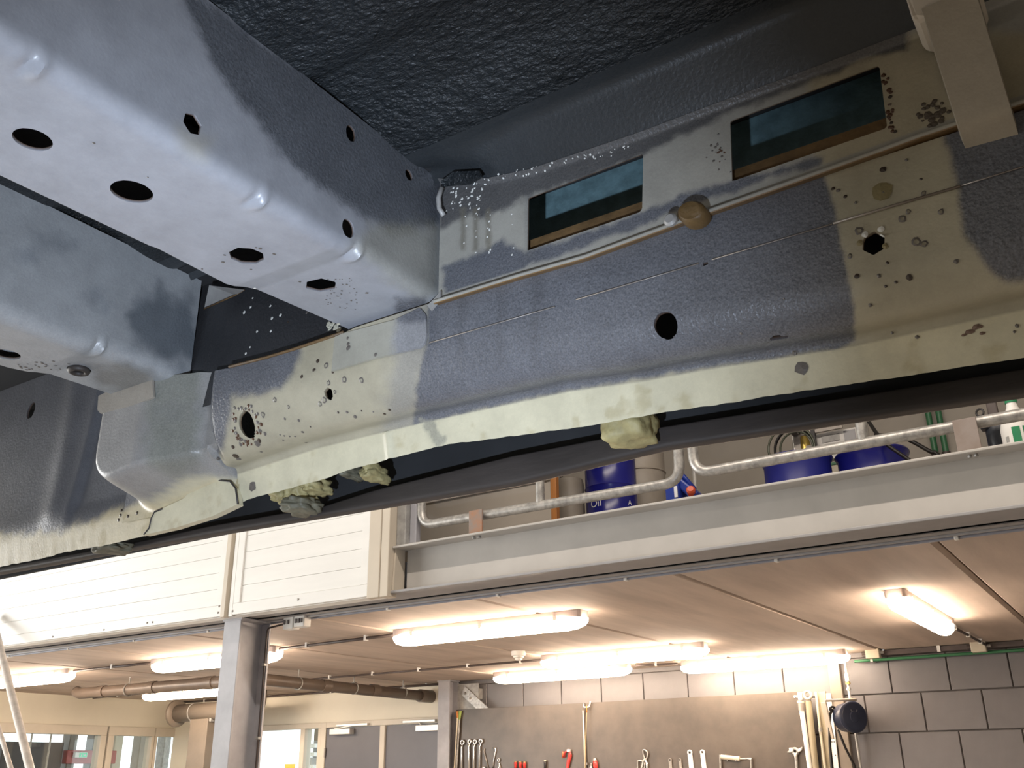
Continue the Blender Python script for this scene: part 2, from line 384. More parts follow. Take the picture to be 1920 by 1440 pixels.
for k, (a, b, hx, ax0, ax1, cx0, cx1) in enumerate(((xD0, xDm - 0.036, 'l', 628, 686, 618, 656), (xDm + 0.036, xD1, 'r', 752, 813, 779, 824))):
    d = struct('door_%d' % (k + 1), MB().box(a + 0.003, b - 0.003, YB - 0.012, YB + 0.045, FL + 0.01, DT - 0.004), 'door_grey', bevel=0.003)
    c0, c1 = bx(cx0, 1370, 8.45), bx(cx1, 1370, 8.45)
    zc = bz((cx0 + cx1) / 2, 1371 if k == 0 else 1364, 8.45)
    obj('door_closer', MB().box(c0, c1, YB - 0.085, YB - 0.005, zc - 0.035, zc + 0.028), 'silver', d, bevel=0.006)
    a0, a1 = bx(ax0, 1360, 8.45), bx(ax1, 1360, 8.45); za = bz((ax0 + ax1) / 2, 1359.5 if k == 0 else 1352.5, 8.45)
    obj('closer_rail', MB().box(a0, a1, YB - 0.06, YB - 0.02, za - 0.011, za + 0.016), 'silver', d, bevel=0.004)
    obj('closer_arm', MB().bar((c0 + 0.05, YB - 0.05, zc + 0.03), ((a0 + a1) / 2, YB - 0.045, za - 0.008), 0.02, 0.008), 'silver', d)
    hxx = a + 0.004 if hx == 'l' else b - 0.004
    for hz in (0.22, -0.7, -1.5): obj('hinge', MB().cyl((hxx, YB - 0.024, hz - 0.05), (hxx, YB - 0.024, hz + 0.05), 0.011, 10), 'dull_steel', d)
    obj('door_handle', MB().tube(bend([(b - 0.1 if hx == 'l' else a + 0.1, YB - 0.012, -0.8), (b - 0.1 if hx == 'l' else a + 0.1, YB - 0.065, -0.8), (b - 0.23 if hx == 'l' else a + 0.23, YB - 0.065, -0.8)], 0.03), 0.01, 8), 'silver', d, smooth=True)

# left wall (runs away from the viewer) with three windows onto the neighbouring space
wl = MB()
ys = [lw(-170, 1400)[0], lw(187, 1400)[0], lw(207, 1400)[0], lw(283, 1400)[0], lw(289, 1400)[0], lw(352, 1400)[0]]
WT = 0.49
wl.box(XL - 0.15, XL, -7, YB + 0.15, 2.3, 5.2)
wl.box(XL - 0.15, XL, 2.6, YB + 0.15, WT + 0.07, 2.3)
wl.box(XL - 0.15, XL, -7, -3.4, FL, 2.3)
wl.box(XL - 0.15, XL, 2.6, ys[0] - 0.05, FL, WT + 0.07)
wl.box(XL - 0.15, XL, ys[5] + 0.05, YB + 0.15, FL, WT + 0.07)
wl.box(XL - 0.15, XL, ys[0] - 0.05, ys[5] + 0.05, FL, -0.95)
struct('wall_left', wl, 'cream_wall')
for k, (a, b) in enumerate(((ys[0], ys[1]), (ys[2], ys[3]), (ys[4], ys[5]))):
    fr = 0.05
    a2 = a - 0.05 if k == 0 else a - (0.06 if k == 1 else 0.02)
    b2 = b + (0.06 if k == 0 else 0.02) if k < 2 else b + 0.05
    f = struct('window_%d' % (k + 2), MB().box(XL - 0.1, XL + 0.025, a2, b2, WT - 0.03, WT + 0.075).box(XL - 0.1, XL + 0.025, a2, b2, -0.97, -0.9)
               .box(XL - 0.1, XL + 0.025, a2, a + 0.02, -0.9, WT - 0.03).box(XL - 0.1, XL + 0.025, b - 0.02, b2, -0.9, WT - 0.03), 'cream_frame', bevel=0.006)
    obj('pane', MB().box(XL - 0.04, XL - 0.034, a + 0.018, b - 0.018, -0.902, WT - 0.028), 'clear_glass', f)

# the space seen through the windows: pillars, a red rail and a dark board in front of the daylight
def nx(px, py, x): p = onX(px, py, x); return p.y, p.z
XN = -13.2
def npost(px0, px1, material, label, x=XN, top=0.75, thick=0.18, name='pillar'):
    a, b = nx(px0, 1415, x)[0], nx(px1, 1415, x)[0]
    return obj(name, MB().box(x - thick, x, a, b, FL, top), material, label=label, cat='pillar', bevel=0.01)
npost(127, 142, 'vent_taupe', 'beige pillar beside the dark board behind the window')
npost(172, 187, 'vent_taupe', 'beige pillar just past the green exit sign')
npost(212, 228, 'tube_cream', 'pale pillar seen through the narrow window, beside the red rail end')
npost(260, 282, 'tank_grey', 'wide grey pillar seen through the narrow window')
npost(306, 318, 'galvanised_dull', 'slim bluish grey pillar seen through the window by the vent pipe')
a, z = nx(130, 1412, -13.1); b, z2 = nx(222, 1420, -13.1)
obj('red_rail', MB().box(-13.26, -13.2 + 0.05, a, b, nx(150, 1432, -13.2)[1], nx(150, 1407, -13.2)[1]), 'beam_red', label='dull red rail carrying the exit sign behind the window', cat='rail', bevel=0.01)
a, b = nx(4, 1415, XN)[0], nx(119, 1415, XN)[0]
obj('dark_board', MB().box(XN - 0.1, XN - 0.02, a, b, FL, nx(60, 1391, XN)[1]), 'dark_panel', label='large dark board standing behind the left window', cat='board', bevel=0.01)
a, b = nx(141, 1415, -13.1)[0], nx(164, 1415, -13.1)[0]; z0, z1 = nx(152, 1420.5, -13.1)[1], nx(152, 1410.5, -13.1)[1]
es = thing('exit_sign', 'green and white lit exit sign fixed on the red rail', 'sign', (-13.1, (a + b) / 2, z0))
obj('sign_box', MB().box(-13.16, -13.10, a, b, z0, z1), 'white_plastic', es, bevel=0.005)
obj('green_panel', MB().box(-13.10, -13.095, a + 0.35 * (b - a), b - 0.01, z0 + 0.008, z1 - 0.008), 'sign_green', es)
obj('arrow', MB().prism([(-13.0945, a + (b - a) * t, z0 + (z1 - z0) * u) for t, u in ((0.62, 0.44), (0.74, 0.44), (0.74, 0.25), (0.88, 0.5), (0.74, 0.75), (0.74, 0.56), (0.62, 0.56))], (0.002, 0, 0)), 'print_white', es)
obj('figure', MB().prism([(-13.0945, a + (b - a) * t, z0 + (z1 - z0) * u) for t, u in ((0.42, 0.2), (0.47, 0.45), (0.45, 0.7), (0.5, 0.85), (0.54, 0.68), (0.52, 0.45), (0.56, 0.2))], (0.002, 0, 0)), 'print_white', es)
struct('wall_neighbour', MB().box(-15.2, -15.0, 2, 13, FL, -0.6).box(-15.2, -15.0, 2, 13, 1.1, 3), 'hall_wall')
struct('ceiling_neighbour', MB().box(-15.2, XL - 0.15, 2, 13, 0.95, 1.1), 'cream_wall')
for px, lab in ((57, 'thin pale hanging rod in front of the dark board, by the leaning pole'), (93, 'thin pale hanging rod in front of the dark board, by the exit sign')):
    p = onX(px + 2, 1385, -12.6); q = onX(px - 9, 1450, -12.6); p.z = 0.95
    obj('hanging_rod', MB().cyl(p, (p.x, p.y, -0.6), 0.012, 8), 'pale_pole', label=lab, cat='rod', smooth=40)

# --- upper storey
struct('wall_upper_back', MB().box(-10.9, 5.0, YB, YB + 0.2, MZ, 5.2), 'upper_wall')
struct('trim_3', MB().box(-6, 1.5, YB - 0.05, YB, 3.02, 3.10), 'beam_paint')

# --- front beam of the platform
bm_ = thing('steel_beam', 'long pale grey steel beam along the edge of the platform', 'beam', (-3.0, 4.02, 0.885))
obj('top_flange', MB().box(-3.33, 4.9, 3.925, 4.12, 1.123, MZ), 'beam_paint', bm_, bevel=0.003)
obj('web', MB().box(-3.30, 4.9, 4.018, 4.030, 0.895, 1.125), 'beam_paint', bm_)
obj('bottom_flange', MB().box(-10.7, 4.9, 3.925, 4.12, 0.883, 0.897), 'beam_edge', bm_, bevel=0.003)
obj('end_plate', MB().prism([(-3.33, 3.932, 0.897), (-3.33, 4.02, 0.897), (-3.33, 4.02, 1.123), (-3.33, 3.945, 1.123)], (0.012, 0, 0)), 'trim_tan', bm_)
obj('edge_angle', MB().box(-10.7, 4.9, 4.125, 4.29, 0.876, 0.886).box(-10.7, 4.9, 4.125, 4.135, 0.876, 1.09).box(-10.7, 4.9, 4.19, 4.205, 0.866, 0.876), 'beam_edge', bm_, bevel=0.002)
for px, py in ((889, 1006), (899, 1004.5), (1818, 853), (1830, 851)):
    p = onZ(px, py, 1.123); obj('bolt', MB().lathe([(0.009, -0.008), (0.009, 0.0), (0.006, 0.004)], (p.x, p.y, 1.119), n=6), 'galvanised_dull', bm_)
# the conduit that follows the beam, with its clips
cd = thing('beam_conduit', 'thin grey conduit clipped along the underside of the beam', 'conduit', (-3.0, 4.235, 0.862))
obj('tube', MB().cyl((-10.6, 4.235, 0.868), (4.8, 4.235, 0.868), 0.0085, 10), 'conduit_grey', cd, smooth=40)
for x in [-3.607 + 0.755 * k for k in range(-9, 7)]:
    obj('clip', MB().box(x - 0.009, x + 0.009, 4.222, 4.250, 0.857, 0.880), 'white_plastic', cd, bevel=0.003)

# --- white boarded front of the upper storey
PY = 3.905
pts_p = [(-10.7, -7.05), (-7.04, -4.60), (-4.53, -3.42)]
wf = struct('wall_upper_front', MB().box(-10.7, -3.42, PY + 0.02, PY + 0.10, 0.875, 2.6), 'panel_white')
for (a, b) in ((-10.7, -4.625), (-4.525, -3.475)):
    z = 0.945; k = 0
    while z < 2.5:
        obj('board', MB().box(a + 0.055, b - 0.055, PY + 0.004, PY + 0.03, z + 0.0007, z + 0.0993), 'panel_white', wf, bevel=0.0008)
        z += 0.10
    obj('panel_frame', MB().box(a, b, PY - 0.004, PY + 0.03, 0.878, 0.944).box(a, a + 0.055, PY - 0.004, PY + 0.03, 0.944, 2.55).box(b - 0.055, b, PY - 0.004, PY + 0.03, 0.944, 2.55), 'panel_white', wf, bevel=0.003)
for px, py in ((410, 1149), (437, 1146), (560, 1124), (704, 1104), (277, 1168), (287, 1167), (196, 1181), (100, 1194), (412, 1137)):
    p = onY(px, py, PY); obj('screw', MB().lathe([(0.006, 0), (0.006, 0.004), (0.003, 0.006)], (p.x, PY - 0.003, p.z), axis=(0, -1, 0), n=8), 'dull_steel', wf)
obj('corner_strip', MB().box(-4.622, -4.585, PY - 0.012, PY + 0.03, 0.87, 2.55), 'trim_tan', wf, bevel=0.003)
obj('corner_strip', MB().box(-4.56, -4.528, PY - 0.002, PY + 0.03, 0.87, 2.55), 'panel_white', wf, bevel=0.003)
obj('end_trim', MB().box(-3.473, -3.39, PY - 0.01, PY + 0.03, 0.865, 2.55).box(-3.388, -3.332, PY - 0.006, PY + 0.07, 0.865, 2.55), 'trim_tan', wf, bevel=0.004)

# --- steel columns
def hcol(name, label, x0, x1, y0, y1, ztop, zbot, material, tf=0.014):
    t = thing(name, label, 'column', ((x0 + x1) / 2, (y0 + y1) / 2, zbot)); xm = (x0 + x1) / 2
    obj('flange', MB().box(x0, x1, y0, y0 + tf, zbot, ztop), material, t, bevel=0.002)
    obj('flange', MB().box(x0, x1, y1 - tf, y1, zbot, ztop), material, t, bevel=0.002)
    obj('web', MB().box(xm - 0.006, xm + 0.006, y0 + tf, y1 - tf, zbot, ztop), material, t)
    obj('cap_plate', MB().box(x0 - 0.012, x1 + 0.012, y0 - 0.004, y1 + 0.004, ztop - 0.012, ztop), material, t, bevel=0.002)
    obj('base_plate', MB().box(x0 - 0.05, x1 + 0.05, y0 - 0.05, y1 + 0.05, zbot, zbot + 0.02), material, t)
    return t
hcol('steel_column', 'grey steel column standing under the white boarded front', -4.70, -4.555, 4.0, 4.245, 0.876, FL, 'steel_column')
cc = thing('column_cable', 'thin dark cable running down the grey column to the white junction box', 'cable', (-4.56, 4.235, -1.0))
pc = [(-4.563, 4.222, -1.4), (-4.563, 4.222, 0.80), (-4.55, 4.215, 0.835), (-4.40, 4.20, 0.846), (-4.26, 4.19, 0.838)]
obj('cable', MB().tube(bend(pc, 0.05), 0.006, 8), 'conduit_dark', cc, smooth=True)
for z in (0.62, 0.2, -0.3): obj('clip', MB().box(-4.575, -4.551, 4.21, 4.232, z - 0.008, z + 0.008), 'galvanised_dull', cc, bevel=0.002)
p = onY(555, 1168, 4.19)
jb = thing('junction_box', 'small white junction box under the beam beside the grey column', 'box', (p.x, 4.2, p.z - 0.03))
obj('body', MB().box(p.x - 0.09, p.x - 0.005, 4.17, 4.23, p.z - 0.035, p.z + 0.045), 'white_plastic', jb, bevel=0.006)
obj('body', MB().box(p.x + 0.0, p.x + 0.085, 4.17, 4.23, p.z - 0.028, p.z + 0.045), 'white_plastic', jb, bevel=0.006)
for dx in (-0.075, -0.045, 0.02, 0.045, 0.065): obj('gland', MB().box(p.x + dx - 0.006, p.x + dx + 0.006, 4.163, 4.172, p.z - 0.005, p.z + 0.02), 'conduit_dark', jb)
obj('bracket', MB().box(p.x - 0.02, p.x + 0.02, 4.20, 4.225, p.z + 0.04, 0.872), 'galvanised_dull', jb)
c2 = hcol('steel_column', 'narrow grey steel column between the double door and the tool board', -6.352, -6.205, 8.30, 8.46, HC, FL, 'steel_column')
g = thing('wall_brace', 'pale diagonal steel brace bolted to a gusset plate above the tool board', 'brace', (-6.0, 8.44, 0.6))
gp = lambda px, py, y=8.446: onY(px, py, y)
obj('gusset_plate', MB().prism([gp(858, 1283), gp(897, 1281), gp(897, 1338), gp(858, 1340)], (0, 0.012, 0)), 'galvanised_dull', g)
a, b = gp(868, 1294, 8.436), gp(930, 1352, 8.436)
obj('brace_bar', MB().bar(a, b, 0.095, 0.014, u=(Vector((0, 1, 0)).cross(b - a)).normalized()), 'galvanised', g, bevel=0.002)
for q in ((872, 1300), (881.5, 1309)): obj('bolt', MB().lathe([(0.016, 0), (0.016, 0.01), (0.009, 0.014), (0.009, 0.022)], onY(q[0], q[1], 8.431), axis=(0, -1, 0), n=6), 'galvanised', g)
obj('wall_bracket', MB().box(-6.2, -5.95, 8.45, 8.54, 0.70, 0.80), 'galvanised_dull', g)

# ------------------------------------------------------------------ the raised vehicle, seen from below
veh = thing('vehicle', 'underside of a raised vehicle with crossmembers, holed sill and dark coated floor', 'vehicle', (-0.8, 0.6, 0.40))

def hash3(i, j, k):
    n = (i * 374761393 + j * 668265263 + k * 1274126177) & 0xffffffff
    n = ((n ^ (n >> 13)) * 1274126177) & 0xffffffff
    return ((n ^ (n >> 16)) & 0xffff) / 65535.0
def vnoise(P, scale, oct=3):
    P = np.asarray(P) * scale + 100.0; out = np.zeros(len(P)); amp = 1.0; tot = 0
    for _ in range(oct):
        i = np.floor(P).astype(np.int64); f = P - i; f = f * f * (3 - 2 * f); s = 0
        for a in (0, 1):
            for b in (0, 1):
                for c in (0, 1):
                    wgt = (f[:, 0] if a else 1 - f[:, 0]) * (f[:, 1] if b else 1 - f[:, 1]) * (f[:, 2] if c else 1 - f[:, 2])
                    s = s + wgt * hash3(i[:, 0] + a, i[:, 1] + b, i[:, 2] + c)
        out += amp * (s * 2 - 1); tot += amp; amp *= 0.5; P = P * 2.03 + 7.1
    return out / tot
def inpoly(pts, poly):
    x, y = pts[:, 0], pts[:, 1]; r = np.zeros(len(pts), bool); n = len(poly)
    for i in range(n):
        (x0, y0), (x1, y1) = poly[i], poly[(i + 1) % n]
        if y0 == y1: continue
        c = ((y0 > y) != (y1 > y)) & (x < (x1 - x0) * (y - y0) / (y1 - y0) + x0); r ^= c
    return r
def polydist(pts, poly):
    best = np.full(len(pts), 1e18); near = np.zeros_like(pts); n = len(poly)
    for i in range(n):
        a = np.array(poly[i], float); b = np.array(poly[(i + 1) % n], float); d = b - a
        t = np.clip(((pts - a) @ d) / max(d @ d, 1e-12), 0, 1); q = a + t[:, None] * d
        e = ((pts - q) ** 2).sum(1); k = e < best; best[k] = e[k]; near[k] = q[k]
    return np.sqrt(best), near
def smooth(a, b, x): t = np.clip((x - a) / (b - a), 0, 1); return t * t * (3 - 2 * t)
def patch(P, poly, soft=8, amp=8, scale=60):
    """1 inside a patch of sprayed coating whose outline was read off the photograph"""
    px = project(P); d, _ = polydist(px, poly); d = np.where(inpoly(px, poly), -d, d) + amp * vnoise(P, scale)
    return 1 - smooth(-soft, soft, d)
def mixc(col, m, c): return col * (1 - m[:, None]) + np.array(c)[None, :] * m[:, None]

def ip(xs, pts): p = sorted(pts); return np.interp(xs, [a for a, b in p], [b for a, b in p])
def loft(xs, lines, radii, nseg, nf=5, axis=0):
    """lines: per control line (u, v) arrays over xs; rounded corners with the given radii"""
    nx = len(xs); rows = []; segs = []
    K = len(lines); L = [np.stack([np.broadcast_to(a, nx), np.broadcast_to(b, nx)], 1).astype(float) for a, b in lines]
    starts = [None] * K; ends = [None] * K
    for i in range(K):
        if i in (0, K - 1) or radii[i] == 0: starts[i] = ends[i] = L[i]; continue
        d1 = L[i - 1] - L[i]; d2 = L[i + 1] - L[i]
        l1 = np.linalg.norm(d1, axis=1); l2 = np.linalg.norm(d2, axis=1); r = np.minimum(radii[i], np.minimum(l1, l2) * .45)
        starts[i] = L[i] + d1 / l1[:, None] * r[:, None]; ends[i] = L[i] + d2 / l2[:, None] * r[:, None]
    for i in range(K):
        if starts[i] is not ends[i]:
            for k in range(nf + 1):
                t = k / nf; rows.append(starts[i] * (1 - t) ** 2 + L[i] * 2 * t * (1 - t) + ends[i] * t * t); segs.append(i)
        else: rows.append(L[i]); segs.append(i)
        if i < K - 1:
            for k in range(1, nseg[i]):
                t = k / nseg[i]; rows.append(ends[i] * (1 - t) + starts[i + 1] * t); segs.append(i + 0.5)
    R = np.stack(rows, 1)                                   # nx, ny, 2
    P = np.zeros((nx, R.shape[1], 3))
    o = [a for a in (0, 1, 2) if a != axis]
    P[..., axis] = np.asarray(xs)[:, None]; P[..., o[0]] = R[..., 0]; P[..., o[1]] = R[..., 1]
    S_ = np.broadcast_to(np.array(segs)[None, :], P.shape[:2])
    return P, S_
PANELS = []
class Sheet:
    def __init__(s, P, seg=None):
        nx, ny = P.shape[:2]; s.v = P.reshape(-1, 3).copy(); s.seg = (seg if seg is not None else np.zeros((nx, ny))).reshape(-1).copy()
        i, j = np.meshgrid(np.arange(nx - 1), np.arange(ny - 1), indexing='ij'); a = (i * ny + j).ravel()
        s.f = np.stack([a, a + ny, a + ny + 1, a + 1], 1); s.rim = np.zeros(len(s.v), bool); s.bvh = None
    def tree(s):
        if s.bvh is None: s.bvh = BVHTree.FromPolygons(s.v.tolist(), s.f.tolist())
        return s.bvh
    def hit(s, px, py):
        h = s.tree().ray_cast(Vector((0, 0, 0)), ray(px, py).normalized()); return h[0], h[1]
    def hole(s, poly, axes, depth, metric=None):
        """poly in pixels, or metric=(cx px, cy px, [(du, dv)...]) in metres on the two axes"""
        if metric:
            h = s.hit(metric[0], metric[1])[0]
            if h is None: return
            q = [(h[axes[0]] + a, h[axes[1]] + b) for a, b in metric[2]]
        else:
            q = []
            for p in poly:
                h = s.hit(*p)[0]
                if h is not None: q.append((h[axes[0]], h[axes[1]]))
            if len(q) < 3: return
        uv = s.v[:, list(axes)]; cen = uv[s.f].mean(1); lo = np.min(q, 0) - .05; hi = np.max(q, 0) + .05
        ins = inpoly(cen, q) & ~s.rim[s.f].any(1)
        if not ins.any(): return
        rem, keep = s.f[ins], s.f[~ins]
        bv = np.intersect1d(rem.ravel(), keep.ravel())
        _, nr = polydist(uv[bv], q); s.v[np.ix_(bv, list(axes))] = nr
        E1 = {}
        for f in rem:
            for k in range(4): E1[(f[k], f[(k + 1) % 4])] = 1
        edges = [(a, b) for (a, b) in E1 if (b, a) not in E1 and a != b]
        ids = sorted({i for e in edges for i in e}); mp = {i: len(s.v) + k for k, i in enumerate(ids)}
        if not ids: return
        s.v = np.concatenate([s.v, s.v[ids] + np.array(depth)]); s.seg = np.concatenate([s.seg, np.full(len(ids), -1.0)]); s.rim = np.concatenate([s.rim, np.ones(len(ids), bool)])
        s.f = np.concatenate([keep, np.array([(a, b, mp[b], mp[a]) for a, b in edges])])
    def build(s, name, colfn, parent=veh, material=PAINT, label=None, panel=True):
        mb = MB(); mb.v = [Vector(v) for v in s.v]; mb.f = [tuple(int(i) for i in f) for f in s.f]
        col = colfn(s.v, s.seg) if colfn else None
        if col is not None: col[s.rim] = (0.10, 0.055, 0.03, 0.2)
        if panel: s.bvh = None; PANELS.append(s.tree())
        return obj(name, mb, material, parent, colors=col, smooth=45, label=label, flipfix=False)
def circ(r, n=18, sx=1, sy=1, rot=0, jit=0):
    rnd = random.Random(int(r * 1e5) + n)
    out = []
    for k in range(n):
        a = 2 * pi * k / n; q = r * (1 + jit * (rnd.random() - .5)); x, y = q * cos(a) * sx, q * sin(a) * sy
        out.append((x * cos(rot) - y * sin(rot), x * sin(rot) + y * cos(rot)))
    return out

BEIGE = (0.395, 0.36, 0.262, 0.08); CREAM = (0.62, 0.575, 0.41, 0.05); PALE = (0.315, 0.325, 0.352, 0.05)
COAT = (0.125, 0.129, 0.142, 1.0); DARK = (0.060, 0.064, 0.072, 0.9); BROWN = (0.18, 0.105, 0.04, 0.2)
fine = lambda a, b, st, c, d: np.concatenate([np.arange(c, a, 0.03), np.arange(a, b, st), np.arange(b, d + 1e-6, 0.03)])

# traced along the vehicle: heights of flange edge, fold, lip and floor joint
zA = [(1.4, .40), (-.052, .409), (-.311, .426), (-.487, .437), (-.571, .440), (-.729, .452), (-.839, .461), (-.933, .459), (-1.024, .456), (-1.094, .449), (-1.112, .449), (-1.264, .444), (-1.349, .424), (-1.529, .417), (-1.604, .414), (-1.788, .418), (-1.856, .415), (-1.927, .415), (-2.016, .416), (-2.9, .416)]
zB = [(1.4, .468), (-.039, .471), (-.224, .474), (-.41, .489), (-.502, .494), (-.607, .505), (-.866, .512), (-1.09, .513), (-1.294, .501)]
zJ = [(-2.9, .858), (-.80, .858), (-.783, .852), (-.732, .831), (-.682, .814), (-.608, .801), (-.437, .792), (-.33, .791), (-.18, .788), (1.4, .786)]
zL = [(-.79, .638), (-.634, .636), (-.524, .632), (-.364, .639), (-.23, .643), (-.138, .646), (-.097, .648), (1.4, .650)]

zE = [(onY(a, c, 1.0).x, onY(a, c, 1.0).z) for a, c in ((340, 706), (430, 690), (500, 671), (550, 656), (600, 639), (645, 624))] + [(-.94, .6465), (1.4, .6465)]
# --- floor pan
xs = np.arange(-2.9, 1.42, 0.02)
zj = ip(xs, zJ)
rib = [(0.90, .862), (0.86, .868), (0.83, .876), (0.74, .876), (0.71, .866), (0.60, .864), (0.57, .872), (0.46, .872), (0.43, .864), (0.2, .862), (-0.4, .862), (-1.3, .862)]
P, sg = loft(xs, [(1.0, zj), (0.985, zj + .02), (0.952, .860), (0.92, .862)], [0, .01, .012, 0], [4, 8, 4], 6)
Sheet(P, sg).build('floor_edge', lambda P, sg: np.tile(np.array((0.028, 0.032, 0.035, .35)), (len(P), 1)))
P, sg = loft(xs, [(.925, .8615)] + rib, [0] + [.02] * 11 + [0], [4] + [5] * 11, 4)
Sheet(P, sg).build('floor_pan', None, material='floor_coat')

# --- crossmembers
def crossmember(x0f, x1, zb, r, yf, holes, side_holes, dimples, colfn, crease):
    ysn = np.concatenate([np.arange(-1.2, yf, 0.04), np.arange(yf, 1.024, 0.0038)])
    x0 = np.interp(ysn, [a for a, b in x0f], [b for a, b in x0f]); z = zb + np.interp(ysn, [crease - .02, crease + .015], [0, 0.007])
    zt = np.full(len(ysn), 0.868)
    P, sg = loft(ysn, [(x1 + 0 * ysn, zt), (x1 + 0 * ysn, z), (x0, z), (x0 - .004, z + .03), (x0 - .004, zt)], [0, r, .003, .01, 0], [50, 46, 4, 8], 9, axis=1)
    s = Sheet(P, sg)
    for px, py in dimples:                                  # small pressed stiffening beads on the edge
        h, n = s.hit(px, py)
        if h is None: continue
        d = s.v - np.array(h[:]); e = np.exp(-((d[:, 1] / .0055) ** 2 + ((d[:, 0] ** 2 + d[:, 2] ** 2) / .015 ** 2)))
        s.v += e[:, None] * np.array([0.0045, 0, -0.0045])
        e2 = np.exp(-(((d[:, 1] + .011) / .006) ** 2 + ((d[:, 0] ** 2 + d[:, 2] ** 2) / .015 ** 2)))
        s.v += e2[:, None] * np.array([-0.004, 0, 0.004]); s.bvh = None
    for px, py, q in holes: s.hole(None, (0, 1), (0, 0, .004), (px, py, q))
    for px, py, q in side_holes: s.hole(None, (1, 2), (-.004, 0, 0), (px, py, q))
    return s.build('crossmember', colfn)
dark1 = [(330, -60), (350, 10), (380, 85), (415, 145), (470, 215), (520, 285), (600, 350), (680, 405), (735, 440), (835, 425), (845, 320), (600, 150), (372, -10), (372, -60)]
def col_cm1(P, sg):
    c = np.tile(np.array(PALE), (len(P), 1)).astype(float)
    c = mixc(c, patch(P, dark1, 14, 16, 45), (0.105, 0.112, 0.125, 0.75))
    c = mixc(c, patch(P, [(330, 235), (400, 260), (385, 300), (340, 285)], 22, 12, 40) * .45, (0.36, 0.33, 0.24, 0.1))
    c = mixc(c, patch(P, [(690, 420), (835, 420), (830, 560), (790, 570), (720, 520), (660, 470)], 18, 14, 45) * .6, (0.30, 0.29, 0.23, 0.3))
    c = mixc(c, patch(P, [(742, 560), (800, 555), (802, 600), (745, 600)], 8, 8, 60) * .85, COAT)
    return c
crossmember([(-1.2, -1.008), (.46, -1.004), (.66, -.996), (.67, -.993), (.79, -.996), (.815, -.985), (1.0, -.966)], -.789, .647, .024, .28,
            [(61, 262, circ(.0205)), (247, 360, circ(.0245)), (463, 480, circ(.0235, 8, 1, .95, .3, .12)), (601, 535, circ(.0235, 6, 1.05, .85, .2, .1))],
            [(361, 232, circ(.0135, 6, 1, 1.05, .4)), (658, 250, circ(.0125, 8, .85, 1.1)), (767, 328, circ(.0095, 8, 1, 1)), (653, 428, circ(.0135, 12, .9, 1.05))],
            [(70, 135), (487, 383), (667, 482)], col_cm1, .82)
def col_cm2(P, sg):
    c = np.tile(np.array((0.34, 0.35, 0.355, 0.25)), (len(P), 1)).astype(float)
    n = vnoise(P, 16, 4)
    c = mixc(c, patch(P, [(235, 590), (300, 540), (370, 560), (385, 680), (345, 690), (250, 650)], 22, 25, 30) * .85, (0.10, 0.115, 0.13, 0.5))
    c = mixc(c, smooth(.1, .6, n) * .4, (0.13, 0.15, 0.17, 0.5))
    c = mixc(c, patch(P, [(170, 690), (240, 680), (290, 700), (270, 740), (190, 730)], 16, 14, 40) * .8, (0.16, 0.155, 0.14, 0.6))
    return c
crossmember([(-1.2, -1.545), (.7, -1.545), (.79, -1.54), (.83, -1.525), (1.0, -1.52)], -1.362, .650, .030, .45,
            [(13, 665, circ(.021)), (148, 693, circ(.020))], [], [(190, 655)], col_cm2, .84)
h = onZ(148, 693, .655)
obj('hole_grommet', MB().torus((h.x, h.y, .653), (0, 0, 1), .0135, .0055, 20, 8), 'skirt_black', veh, smooth=True)

# --- inner sill of the near bays with its hanging flange
xs = fine(-1.285, 0.06, 0.0034, -1.286, 1.4); xs = np.unique(np.round(xs, 5))
rg = random.Random(5)
jit = np.array([0.0012 * mnoise.noise(Vector((x * 60, 0, 3))) + 0.0018 * mnoise.noise(Vector((x * 14, 2, 0))) for x in xs])
a_, b_ = ip(xs, zA) + jit, ip(xs, zB)
end = smooth(-1.285, -1.262, xs)                            # the panel's end rolls back
yo = (1 - end) * 0.016
P, sg = loft(xs, [(1.101, a_), (1.088, b_), (1.046 + yo, b_ - .004), (1.017 + yo, b_ + .026), (1.001 + yo, .580), (1.000 + yo, ip(xs, zE))], [0, .010, .022, .022, .03, 0], [16, 8, 8, 14, 20], 7)
inner = Sheet(P, sg)
e0 = np.exp(-((inner.v[:, 0] + .945) / .006) ** 2) * (inner.seg < 1); inner.v[:, 1] -= .004 * e0      # pressed crease across the flange
inner.hole(None, (0, 2), (0, .006, 0), (1248, 609, circ(.0158)))
inner.hole(None, (0, 2), (0, .006, 0), (1638, 456, circ(.0135, 6, 1, 1, .3)))
inner.hole(None, (0, 2), (0, .006, 0), (462, 795, circ(.0172, 18, 1.0, 1.22)))
inner.hole(None, (0, 2), (0, .006, 0), (616, 738, circ(.0095, 6, .95, 1.05, .5)))
inner.hole([(1043, 576), (1054, 573), (1077, 567), (1072, 573), (1060, 580), (1044, 580)], (0, 2), (0, .005, 0))
inner.hole([(1311, 497), (1322, 492), (1334, 489), (1330, 495), (1318, 499)], (0, 2), (0, .005, 0))
inner.hole([(1442, 635), (1455, 629), (1472, 630), (1482, 627), (1478, 634), (1462, 636), (1446, 639)], (0, 1), (0, 0, .005))
main_coat = [(772, 800), (785, 700), (800, 640), (800, 520), (1540, 300), (1556, 360), (1572, 430), (1590, 510), (1600, 580), (1606, 640), (1575, 655), (1320, 690), (1072, 732), (900, 768)]
left_coat = [(340, 640), (560, 640), (566, 660), (550, 700), (528, 728), (490, 741), (436, 744), (430, 790), (418, 835), (404, 872), (372, 884), (340, 884)]
right_coat = [(1772, 270), (1790, 330), (1800, 400), (1808, 440), (1838, 480), (1862, 510), (1890, 530), (2300, 480), (2300, 100), (1772, 100)]
